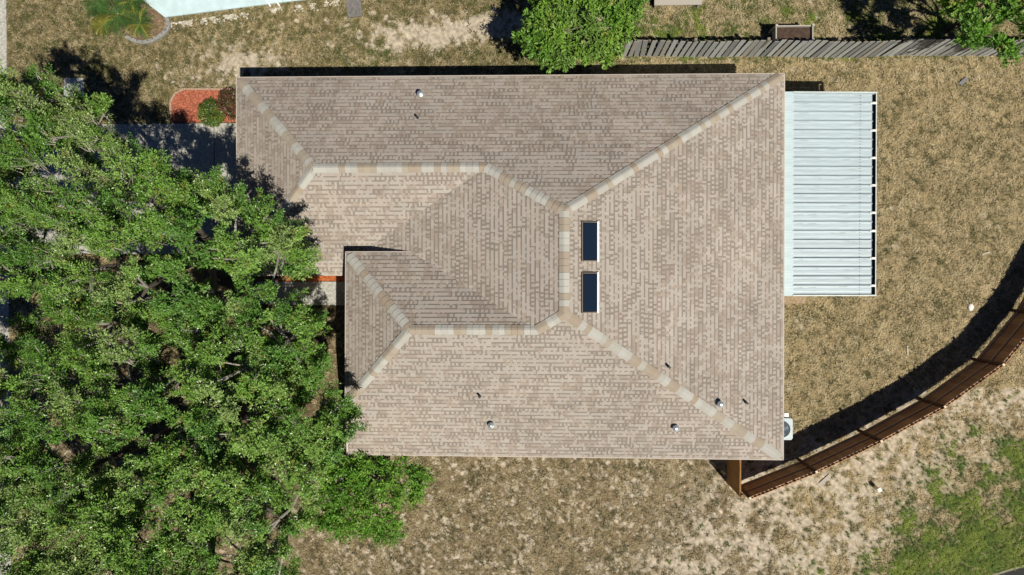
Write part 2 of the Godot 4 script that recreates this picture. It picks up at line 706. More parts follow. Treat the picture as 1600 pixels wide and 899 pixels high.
	var cap_tan := [Color(0.40, 0.335, 0.265), Color(0.405, 0.352, 0.285), Color(0.43, 0.382, 0.312)]
	var lines := [
		[r1, r2, "west", "east"], [wb, wa, "north", "wing_south"], [gd, gc, "garage_north", "south"],
		[ne, r1, "north", "east"], [se, r2, "south", "east"], [nw, wb, "north", "wing_west"], [ws0, wb, "wing_west", "wing_south"],
		[wa, r1, "north", "west"], [gc, r2, "south", "west"], [gnw, gd, "garage_north", "garage_west"], [gsw, gd, "garage_west", "south"],
	]
	for l in lines:
		var a: Vector3 = l[0]
		var b2: Vector3 = l[1]
		var na: Vector3 = slopes[l[2]].n
		var nb: Vector3 = slopes[l[3]].n
		var d := (b2 - a).normalized()
		var up := (na + nb).normalized()
		var sa := d.cross(na).normalized()
		if sa.dot(nb) > 0.0: sa = -sa
		var sb := d.cross(nb).normalized()
		if sb.dot(na) > 0.0: sb = -sb
		sa = sa if sa.y < 0.0 else -sa
		sb = sb if sb.y < 0.0 else -sb
		if l[0] in [ne, se, nw, ws0, gnw, gsw]:
			a += d * 0.16
		var total := a.distance_to(b2)
		var count := maxi(1, roundi(total / 0.205))
		var step := total / count
		var shapes := []
		for col in cap_white + cap_tan:
			var q := Builder.new()
			q.tint = col
			var prev := []
			for end in [[-0.005, 0.056], [step + 0.05, 0.034]]:
				var o: Vector3 = d * float(end[0])
				var t: float = end[1]
				prev.append([o + sa * 0.158 + na * t * 0.75, o + sa * 0.04 + na * t + up * 0.002, o + up * t, o + sb * 0.04 + nb * t + up * 0.002, o + sb * 0.158 + nb * t * 0.75])
			for j in 4:
				q.quad(prev[0][j], prev[0][j + 1], prev[1][j + 1], prev[1][j], up)
				q.quad(prev[0][j], prev[0][j + 1], prev[0][j + 1] - up * 0.05, prev[0][j] - up * 0.05, -d)
			q.quad(prev[0][0], prev[1][0], prev[1][0] - na * 0.05, prev[0][0] - na * 0.05, sa)
			q.quad(prev[0][4], prev[1][4], prev[1][4] - nb * 0.05, prev[0][4] - nb * 0.05, sb)
			shapes.append(q.mesh(m_shingle))
		var pale := rng.randf() < 0.5
		var left := rng.randi_range(1, 4)
		for k in count:
			if left == 0:
				pale = not pale
				left = rng.randi_range(1, 4) if pale else rng.randi_range(1, 3)
			left -= 1
			put("ridge_cap", shapes[(0 if pale else 3) + rng.randi() % 3], roof, Transform3D(Basis(), a + d * step * k))
	# fascias along the eaves, painted off-white, with a metal drip edge
	var fascia := [[nw, ne], [ne, se], [se, sw], [nw, ws0], [ws0, ws1], [gnw, gv], [gnw, gsw], [gsw, sw]]
	for f in fascia:
		var q := Builder.new()
		q.tint = Color(0.6, 0.56, 0.5)
		var a: Vector3 = f[0]
		var b3: Vector3 = f[1]
		var mid := (a + b3) * 0.5 - Vector3(0, 0.08, 0)
		var along := (b3 - a).normalized()
		var side := along.cross(Vector3.UP).normalized()
		var centre := Vector3(-1.2, 0, -0.5)
		if (mid - centre).dot(side) < 0.0: side = -side
		var frame := Basis(side, along.cross(side).normalized(), along)
		q.box(mid, Vector3(0.03, 0.17, a.distance_to(b3)), frame)
		var board := put("fascia", q.mesh(m_plain), house)
		var dr := Builder.new()
		dr.tint = Color(0.42, 0.38, 0.34)
		dr.box(mid + side * 0.027 + Vector3(0, 0.074, 0), Vector3(0.024, 0.02, a.distance_to(b3) + 0.06), frame)
		put("drip_edge", dr.mesh(m_plain), board)
	# walls
	var wall_at := [[-10.15, -6.66, 7.9, -6.66, 2.5], [7.9, -6.66, 7.9, 5.62, 2.5], [7.9, 5.62, -6.15, 5.62, 2.5], [-6.05, 5.72, -6.05, 3.9, 2.5], [-6.05, 3.9, -6.05, -0.6, 3.3], [-6.15, -0.65, -10.15, -0.65, 2.5], [-10.15, -0.55, -10.15, -6.76, 2.5], [-6.05, -0.5, -3.6, -0.5, 3.5]]
	for w in wall_at:
		var q := Builder.new()
		q.tint = Color(0.62, 0.57, 0.48)
		var a := Vector3(w[0], 0, w[1])
		var b4 := Vector3(w[2], 0, w[3])
		var along := (b4 - a).normalized()
		var tall: float = w[4]
		var y0 := 0.0 if w[4] < 3.4 else 2.5
		q.box((a + b4) * 0.5 + Vector3(0, (tall + y0) * 0.5, 0), Vector3(0.2, tall - y0, a.distance_to(b4)), Basis(along.cross(Vector3.UP).normalized(), Vector3.UP, along))
		put("wall", q.mesh(m_plain), house)
	# garage door, front door and windows
	var gdoor := Builder.new()
	gdoor.tint = Color(0.7, 0.7, 0.68)
	for k in 4:
		gdoor.box(Vector3(-10.28, 0.28 + 0.54 * k, -3.7), Vector3(0.05, 0.52, 4.7))
	put("garage_door", gdoor.mesh(m_plain), house)
	for wn in [[-6.17, 1.35, 3.4, 1], [8.02, 1.4, 3.2, 1], [8.02, 1.1, -3.0, 3], [1.0, 1.4, 5.74, 0], [-3.5, 1.4, 5.74, 0], [-4.0, 1.4, -6.78, 0], [4.0, 1.4, -6.78, 0]]:
		var turn := Basis() if wn[3] == 0 else Basis(Vector3.UP, PI / 2)
		var wide := 2.4 if wn[3] == 3 else 1.5
		var tall := 2.0 if wn[3] == 3 else 1.2
		var q := Builder.new()
		q.tint = Color(0.75, 0.75, 0.72)
		q.box(Vector3(0, tall / 2, 0), Vector3(wide + 0.12, 0.06, 0.06)); q.box(Vector3(0, -tall / 2, 0), Vector3(wide + 0.12, 0.06, 0.06))
		for sx in [-1, 0, 1]:
			q.box(Vector3(sx * wide / 2, 0, 0), Vector3(0.05, tall - 0.06, 0.05))
		var win := put("window", q.mesh(m_plain), house, Transform3D(turn, Vector3(wn[0], wn[1], wn[2])))
		var pane := Builder.new()
		pane.tint = Color(0.03, 0.035, 0.04)
		pane.box(Vector3.ZERO, Vector3(wide - 0.05, tall - 0.06, 0.02))
		put("pane", pane.mesh(m_leaf_glass()), win)
	var door := Builder.new()
	door.tint = Color(0.25, 0.08, 0.04)
	door.box(Vector3(-7.2, 1.05, -0.53), Vector3(0.95, 2.05, 0.05))
	put("door", door.mesh(m_plain), house)
	# skylights on the east slope beside the ridge
	var es: Slope = slopes["east"]
	for c in [[1.31, 1.80, -1.84, -0.64], [1.31, 1.80, -0.26, 0.96]]:
		var y0: float = 5.3 - 0.357 * (c[0] - 0.785)
		var slant := Basis(Vector3.BACK, atan(-0.357))
		var mid := Vector3((c[0] + c[1]) * 0.5, 5.3 - 0.357 * ((c[0] + c[1]) * 0.5 - 0.785), (c[2] + c[3]) * 0.5)
		var half := Vector2((c[1] - c[0]) * 0.5 / cos(atan(0.357)), (c[3] - c[2]) * 0.5)
		var q := Builder.new()
		q.tint = Color(0.14, 0.12, 0.1)
		q.box(Vector3(-half.x, 0.05, 0), Vector3(0.03, 0.1, half.y * 2.0 + 0.03))
		q.box(Vector3(0, 0.05, -half.y), Vector3(half.x * 2.0 - 0.05, 0.1, 0.03))
		q.box(Vector3(0, 0.05, half.y), Vector3(half.x * 2.0 - 0.05, 0.1, 0.03))
		var sk := put("skylight", q.mesh(m_plain), house, Transform3D(slant, mid))
		var fl := Builder.new()
		fl.box(Vector3(half.x + 0.01, 0.052, 0), Vector3(0.06, 0.104, half.y * 2.0 + 0.05))  # sunlight on the east side painted as a white bar; other bars dark
		put("frame", fl.mesh(m_white), sk)
		var gl := Builder.new()
		gl.tint = Color(0.010, 0.017, 0.034)
		var prof := [[-half.x + 0.025, 0.095], [-half.x * 0.5, 0.125], [0.0, 0.135], [half.x * 0.5, 0.125], [half.x - 0.02, 0.095]]
		for j in 4:
			gl.quad(Vector3(prof[j][0], prof[j][1], -half.y + 0.03), Vector3(prof[j + 1][0], prof[j + 1][1], -half.y + 0.03), Vector3(prof[j + 1][0], prof[j + 1][1], half.y - 0.03), Vector3(prof[j][0], prof[j][1], half.y - 0.03), Vector3.UP)
			for zz in [-half.y + 0.03, half.y - 0.03]:
				gl.quad(Vector3(prof[j][0], prof[j][1], zz), Vector3(prof[j + 1][0], prof[j + 1][1], zz), Vector3(prof[j + 1][0], 0.08, zz), Vector3(prof[j][0], 0.08, zz), Vector3(0, 0, signf(zz)))
		put("pane", gl.mesh(m_leaf_glass()), sk)
	# roof vents: bright metal hoods and black pipes
	for p in [Vector3(-4.03, 3.0, -6.37), Vector3(-1.6, 3.25, 4.85), Vector3(4.57, 3.22, 4.9), Vector3(5.98, 3.45, 4.05)]:
		var q := Builder.new()
		q.cylinder(Vector3(0, -0.12, 0), 0.075, 0.3, 16)
		var vent := put("roof_vent", q.mesh(m_steel), house, Transform3D(Basis(), p))
		var cap := Builder.new()
		cap.cylinder(Vector3(0, 0.18, 0), 0.115, 0.05, 18, 0.105)
		cap.tube(PackedVector3Array([Vector3(0, 0.23, 0), Vector3(0, 0.27, 0)]), [0.105, 0.03], 18)
		put("hood", cap.mesh(m_steel), vent)
		var fl := Builder.new()
		fl.tint = Color(0.32, 0.3, 0.27)
		var nn := Vector3(0, 1, -0.5455) if p.z < 0.0 else (Vector3(0.357, 1, 0) if p.x > 5.5 else Vector3(0, 1, 0.5325))
		nn = nn.normalized()
		var xx := nn.cross(Vector3(0.3, 0, 1)).normalized()
		fl.box(Vector3(0, 0.02, 0), Vector3(0.3, 0.012, 0.3), Basis(xx, nn, xx.cross(nn)))
		put("flashing", fl.mesh(m_plain), vent)
	for p in [Vector3(-4.05, 3.49, -5.47), Vector3(-1.94, 3.82, 3.79), Vector3(4.18, 4.09, 2.75), Vector3(6.94, 3.1, 4.06)]:
		var q := Builder.new()
		q.cylinder(Vector3(0, -0.1, 0), 0.04, 0.36, 12)
		var pipe := put("vent_pipe", q.mesh(m_dark), house, Transform3D(Basis(), p))
		var boot := Builder.new()
		boot.tint = Color(0.3, 0.3, 0.29)
		boot.cylinder(Vector3(0, -0.04, 0), 0.085, 0.09, 12, 0.05)
		put("flashing", boot.mesh(m_plain), pipe)


var _glass: StandardMaterial3D

func m_leaf_glass() -> StandardMaterial3D:
	if _glass == null:
		_glass = tinted(0.12)
	return _glass


func lay_shingle(b: Builder, c: Array, patterns: Array, e: float, clip: bool) -> void:
	var s: Slope = c[0]
	var w0: float = c[1]
	var r: Rect2 = c[2]
	var dark: Color = shingle_dark[rng.randi() % shingle_dark.size()]
	var pale: Color = shingle_pale[rng.randi() % shingle_pale.size()]
	var stain := 1.0
	if s.o != Vector3.ZERO:
		var p := s.at(r.get_center())
		stain = 1.0 + 0.16 * n_mid.get_noise_3d(p.x * 0.6, p.y, p.z * 0.6) + 0.1 * n_wide.get_noise_2d(p.x, p.z)
	for part in patterns[c[3]]:
		var rect: Rect2 = part[0]
		rect.position += r.position
		var col: Color = dark
		if part[1] == 1: 
			col = vary(pale, 0.035)
			if s.o != Vector3.ZERO:
				var p := s.at(rect.get_center())
				if n_fine.get_noise_2d(p.x * 0.9, p.z * 0.9) < -0.2 or rng.randf() < 0.06:
					col = shingle_mid[rng.randi() % shingle_mid.size()]
		elif part[1] == 2: col = shingle_mid[rng.randi() % shingle_mid.size()]
		b.tint = Color(col.r * stain, col.g * stain, col.b * stain)
		var t0 := 0.012 if part[1] == 0 else 0.02
		var t1 := 0.003 if part[1] == 0 else 0.009
		var fl := 0.0 if part[1] == 0 else 0.002
		if clip:
			for piece in Geometry2D.intersect_polygons(rect_poly(rect), s.poly):
				lay_piece(b, s, piece, w0, e, t0, t1, fl)
		else:
			lay_piece(b, s, rect_poly(rect), w0, e, t0, t1, fl)


# ---------------------------------------------------------------- patio cover

func make_patio_cover() -> void:
	var x0 := 8.40; var x1 := 8.66; var x2 := 11.40; var x3 := 11.56
	var z0 := -6.48; var z1 := 0.50
	var y_in := 2.52; var y_out := 2.36
	var cover := thing("patio_cover", Vector3((x0 + x3) * 0.5, 0, (z0 + z1) * 0.5), "white ribbed metal patio cover along the east eave of the house", "patio cover")
	var off := -cover.position
	var pale := Color(0.43, 0.53, 0.585)
	var count := 22
	var wide := (z1 - z0 - 0.1) / count
	var shapes := []
	for k in 8:
		var b := Builder.new()
		b.tint = vary(pale, 0.05)
		# across one pan: seam, gutter, two low steps, seam foot
		var prof := [[0.0, 0.0], [0.0, 0.075], [0.022, 0.075], [0.022, 0.004], [0.09, 0.0], [0.125, 0.004], [0.195, 0.004], [0.235, 0.0], [0.28, 0.002], [wide, 0.004]]
		var reach := x2 - x1 + 0.02
		for j in prof.size() - 1:
			var a := Vector3(0, prof[j][1], prof[j][0]); var c := Vector3(0, prof[j + 1][1], prof[j + 1][0])
			var d := Vector3(reach, y_out - y_in, 0)
			b.quad(a, c, c + d, a + d, Vector3(0, 1, 0) if absf(a.z - c.z) > 0.002 else Vector3(0, 0, -1 if j == 0 else 1))
		b.quad(Vector3(0, -0.05, 0), Vector3(0, -0.05, wide), Vector3(reach, y_out - y_in - 0.05, wide), Vector3(reach, y_out - y_in - 0.05, 0), Vector3.DOWN)
		b.quad(Vector3(reach, y_out - y_in - 0.05, 0), Vector3(reach, y_out - y_in - 0.05, wide), Vector3(reach, y_out - y_in + 0.01, wide), Vector3(reach, y_out - y_in + 0.01, 0), Vector3.RIGHT)
		b.tint = Color(0.16, 0.2, 0.22)
		for zz in [0.06, 0.16, 0.27]:
			b.box(Vector3(2.35, lerpf(0.0, y_out - y_in, 2.35 / reach) + 0.012, zz), Vector3(0.02, 0.02, 0.022))
		for zz in 3:
			b.tint = Color(0.4, 0.47, 0.49)
			var xx := rng.randf_range(0.2, 2.4)
			b.box(Vector3(xx, lerpf(0.0, y_out - y_in, xx / reach) + 0.004, rng.randf_range(0.04, 0.09)), Vector3(rng.randf_range(0.1, 0.5), 0.006, 0.02))
		shapes.append(b.mesh(m_cover))
	for k in count:
		put("panel", shapes[rng.randi() % 8], cover, Transform3D(Basis(), off + Vector3(x1, y_in, z0 + 0.05 + wide * k)))
	var strip := Builder.new()
	strip.tint = Color(0.53, 0.67, 0.71)
	strip.box(off + Vector3((x0 + x1) * 0.5 + 0.01, y_in + 0.05, (z0 + z1) * 0.5), Vector3(x1 - x0 + 0.05, 0.03, z1 - z0))
	put("flashing", strip.mesh(m_cover), cover)
	for zz in [z0 + 0.02, z1 - 0.02]:
		var b := Builder.new()
		b.tint = Color(0.6, 0.68, 0.68)
		b.box(off + Vector3((x1 + x3) * 0.5, (y_in + y_out) * 0.5 + 0.0, zz), Vector3(x3 - x1, 0.16, 0.045), Basis(Vector3.BACK, atan((y_out - y_in) / (x2 - x1))))
		put("end_trim", b.mesh(m_cover), cover)
	# gutter: an open trough along the outer edge, with straps across it
	var g := Builder.new()
	g.tint = Color(0.6, 0.68, 0.68)
	g.box(off + Vector3(x3, y_out - 0.05, (z0 + z1) * 0.5), Vector3(0.03, 0.14, z1 - z0))
	var gut := put("gutter", g.mesh(m_cover), cover)
	var trough := Builder.new()
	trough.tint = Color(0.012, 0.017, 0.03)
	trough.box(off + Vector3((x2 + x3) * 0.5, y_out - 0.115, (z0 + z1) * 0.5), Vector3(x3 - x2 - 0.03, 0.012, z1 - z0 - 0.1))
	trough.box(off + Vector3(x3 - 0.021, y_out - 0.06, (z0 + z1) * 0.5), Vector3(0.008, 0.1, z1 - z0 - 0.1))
	put("trough", trough.mesh(m_plain), gut)
	var strap := Builder.new()
	strap.tint = Color(0.78, 0.8, 0.8)
	strap.box(Vector3.ZERO, Vector3(x3 - x2 + 0.06, 0.02, 0.075))
	var strap_mesh := strap.mesh(m_cover)
	for k in [1, 4, 7, 10, 13, 15, 18, 21]:
		put("strap", strap_mesh, gut, Transform3D(Basis(), off + Vector3((x2 + x3) * 0.5 - 0.03, y_out + 0.035, z0 + 0.05 + wide * k + 0.01)))
	var beam := Builder.new()
	beam.tint = Color(0.7, 0.72, 0.72)
	beam.box(off + Vector3(11.15, y_out - 0.16, (z0 + z1) * 0.5), Vector3(0.08, 0.16, z1 - z0 - 0.2))
	put("beam", beam.mesh(m_cover), cover)
	for zz in [z0 + 0.3, (z0 + z1) * 0.5, z1 - 0.3]:
		var b := Builder.new()
		b.tint = Color(0.7, 0.72, 0.72)
		b.box(off + Vector3(11.15, 1.06, zz), Vector3(0.075, 2.1, 0.075))
		put("post", b.mesh(m_cover), cover)


# ---------------------------------------------------------------- fences

func make_weathered_fence() -> void:
	var line := poly2([2.75, -8.60, 3.48, -8.57, 6.25, -8.51, 8.64, -8.50, 11.49, -8.42, 13.38, -8.47, 15.72, -8.44, 18.05, -8.40, 20.6, -8.38])
	var f := thing("weathered_fence", Vector3(3.0, 0, -8.58), "weathered grey picket fence along the north edge of the back yard", "fence")
	var off := -f.position
	var shapes := []
	for k in 7:
		var b := Builder.new()
		b.tint = [Color(0.57, 0.61, 0.6), Color(0.66, 0.7, 0.69), Color(0.48, 0.5, 0.49), Color(0.61, 0.64, 0.62), Color(0.36, 0.38, 0.38), Color(0.7, 0.74, 0.73), Color(0.54, 0.53, 0.48)][k]
		var hh := 1.72 + 0.03 * (k % 3)
		b.box(Vector3(0, hh * 0.5, 0), Vector3(0.185, hh, 0.022))
		b.tint = Color(0.5, 0.48, 0.44)
		b.tri(Vector3(-0.07, hh + 0.05, 0), Vector3(0.07, hh + 0.05, 0), Vector3(0.09, hh, 0.01), Vector3.BACK)
		b.box(Vector3(0, hh + 0.014, 0), Vector3(0.165, 0.028, 0.02))
		shapes.append(b.mesh(m_wood))
	var along := 0.0
	for i in line.size() - 1:
		var a := line[i]; var b2 := line[i + 1]
		var d := (b2 - a).normalized()
		var len_ := a.distance_to(b2)
		var ang := -atan2(d.y, d.x)
		while along < len_:
			var p := a + d * along
			var worn := p.x < 4.4
			var lean := rng.randf_range(-0.012, 0.012) + (rng.randf_range(-0.09, 0.09) if worn else 0.0)
			var t := Basis(Vector3.UP, ang + rng.randf_range(-0.05, 0.05)) * Basis(Vector3.BACK, lean) * Basis(Vector3.RIGHT, rng.randf_range(-0.012, 0.012))
			t = t * Basis.from_scale(Vector3(rng.randf_range(0.86, 1.06), rng.randf_range(0.99, 1.012), 1.0))
			put("picket", shapes[rng.randi() % shapes.size()], f, Transform3D(t, off + Vector3(p.x, -0.03, p.y + rng.randf_range(-0.012, 0.012))))
			along += 0.236
		along -= len_
		var mid := (a + b2) * 0.5
		for y in [0.35, 0.95, 1.5]:
			var r := Builder.new()
			r.tint = Color(0.1, 0.1, 0.095)
			r.box(off + Vector3(mid.x, y, mid.y - 0.04), Vector3(len_, 0.085, 0.04), Basis(Vector3.UP, ang))
			put("rail", r.mesh(m_wood), f)
	for x in [3.1, 5.55, 8.1, 10.55, 12.95, 15.4, 17.9]:
		var p := Builder.new()
		p.tint = Color(0.3, 0.27, 0.22)
		p.box(off + Vector3(x, 0.9, -8.61 + 0.008 * x), Vector3(0.1, 1.84, 0.1))
		put("post", p.mesh(m_wood), f)


func fence_run(f: Node3D, off: Vector3, tops: PackedVector2Array, shapes: Array, rail: Color, inner: float, with_rails: bool) -> void:
	for i in tops.size() - 1:
		var a := tops[i]; var b := tops[i + 1]
		var d := (b - a).normalized()
		var s := Vector2(d.y, -d.x) * inner          # towards the yard
		var len_ := a.distance_to(b)
		var ang := -atan2(d.y, d.x)
		var count := maxi(1, roundi(len_ / 0.146))
		for k in count:
			var p := a + d * (len_ * (k + 0.5) / count)
			var t := Basis(Vector3.UP, ang + rng.randf_range(-0.02, 0.02)) * Basis.from_scale(Vector3(len_ / count / 0.146, rng.randf_range(0.985, 1.012), 1))
			put("picket", shapes[rng.randi() % shapes.size()], f, Transform3D(t, off + Vector3(p.x, 0.0, p.y)))
		if not with_rails:
			continue
		var mid := (a + b) * 0.5
		for y in [0.34, 1.02, 1.66]:
			var r := Builder.new()
			r.tint = rail
			r.box(off + Vector3(mid.x + s.x * 0.035, y, mid.y + s.y * 0.035), Vector3(len_, 0.085, 0.045), Basis(Vector3.UP, ang))
			put("rail", r.mesh(m_wood), f)


func make_brown_fence() -> void:
	var shapes := []
	for c in [Color(0.66, 0.34, 0.15), Color(0.76, 0.4, 0.185), Color(0.58, 0.295, 0.13), Color(0.8, 0.44, 0.21), Color(0.7, 0.37, 0.18), Color(0.62, 0.33, 0.165)]:
		var b := Builder.new()
		b.tint = c
		b.box(Vector3(0, 0.945, 0), Vector3(0.143, 1.59, 0.02))
		b.box(Vector3(0, 1.76, 0), Vector3(0.09, 0.04, 0.02))
		shapes.append(b.mesh(m_wood))
	var f := thing("brown_fence", Vector3(12.0, 0, 5.6), "curved brown stained wood fence round the south-east yard", "fence")
	var off := -f.position
	var tops := poly2([7.51, 7.74, 9.83, 6.78, 12.08, 5.67, 14.26, 4.44, 16.26, 2.95, 17.72, 1.12, 18.85, -0.95])
	fence_run(f, off, tops, shapes, Color(0.74, 0.48, 0.28), 1.0, true)
	for i in tops.size():
		var p := Builder.new()
		p.tint = Color(0.21, 0.11, 0.055)
		var d := (tops[mini(i + 1, tops.size() - 1)] - tops[maxi(i - 1, 0)]).normalized()
		var q := tops[i] + Vector2(d.y, -d.x) * 0.06
		p.box(off + Vector3(q.x, 0.9, q.y), Vector3(0.09, 1.84, 0.09), Basis(Vector3.UP, -atan2(d.y, d.x)))
		var post := put("post", p.mesh(m_wood), f)
		var cap := Builder.new()
		cap.tint = Color(0.6, 0.5, 0.36)
		cap.box(off + Vector3(q.x, 1.827, q.y), Vector3(0.085, 0.012, 0.085), Basis(Vector3.UP, -atan2(d.y, d.x)))
		put("cut_end", cap.mesh(m_plain), post)
	# the short run that closes the gap to the house
	var lighter := []
	for c in [Color(0.56, 0.29, 0.085), Color(0.6, 0.315, 0.095), Color(0.54, 0.275, 0.08)]:
		var b := Builder.new()
		b.tint = c
		b.box(Vector3(0, 0.88, 0), Vector3(0.144, 1.76, 0.02))
		lighter.append(b.mesh(m_wood))
	var g := thing("side_fence_panel", Vector3(7.15, 0, 6.9), "short orange-brown wood fence panel between the house corner and the curved fence", "fence panel")
	fence_run(g, -g.position, poly2([7.15, 5.75, 7.15, 7.66]), lighter, Color(0.3, 0.16, 0.06), 1.0, true)
	for zz in [5.82, 7.62]:
		var p := Builder.new()
		p.tint = Color(0.4, 0.25, 0.12)
		p.box(Vector3(7.22, 0.9, zz) - g.position, Vector3(0.09, 1.84, 0.09))
		put("post", p.mesh(m_wood), g)
	var stub := Builder.new()
	stub.tint = Color(0.6, 0.48, 0.32)
	stub.box(Vector3(6.95, 0.3, 7.2) - g.position, Vector3(0.06, 0.6, 0.06))
	put("stake", stub.mesh(m_wood), g)


# ---------------------------------------------------------------- trees

func leaf_spray(sd: int, count: int, leaf_long: float, leaf_wide: float, reach: float, m: Material, tuft := 0.35) -> ArrayMesh:
	var r := RandomNumberGenerator.new()
	r.seed = sd
	var b := Builder.new()
	for i in count:
		var t := (i + r.randf()) / count
		var base := Vector3(r.randf_range(-1, 1) * 0.06, t * reach, r.randf_range(-1, 1) * 0.06)
		var a := r.randf() * TAU
		var d := Vector3(cos(a), tuft + r.randf_range(-0.3, 0.5) + t * 0.5, sin(a)).normalized()
		var up := Vector3(r.randf_range(-0.6, 0.6), 1.0, r.randf_range(-0.6, 0.6))
		var side := d.cross(up).normalized()
		var nn := side.cross(d).normalized()
		var k := r.randf_range(0.75, 1.25)
		var l := leaf_long * k
		var w := leaf_wide * k * 0.5
		base += d * 0.03
		b.tint = Color(1, 1, 1) * r.randf_range(0.78, 1.2)
		var mid := base + d * l * 0.5 - nn * l * 0.07
		var tip := base + d * l - nn * l * r.randf_range(0.0, 0.3)
		b.tri(base, mid + side * w + nn * w * 0.3, tip, nn)
		b.tri(base, mid - side * w + nn * w * 0.3, tip, nn)
	return b.mesh(m)


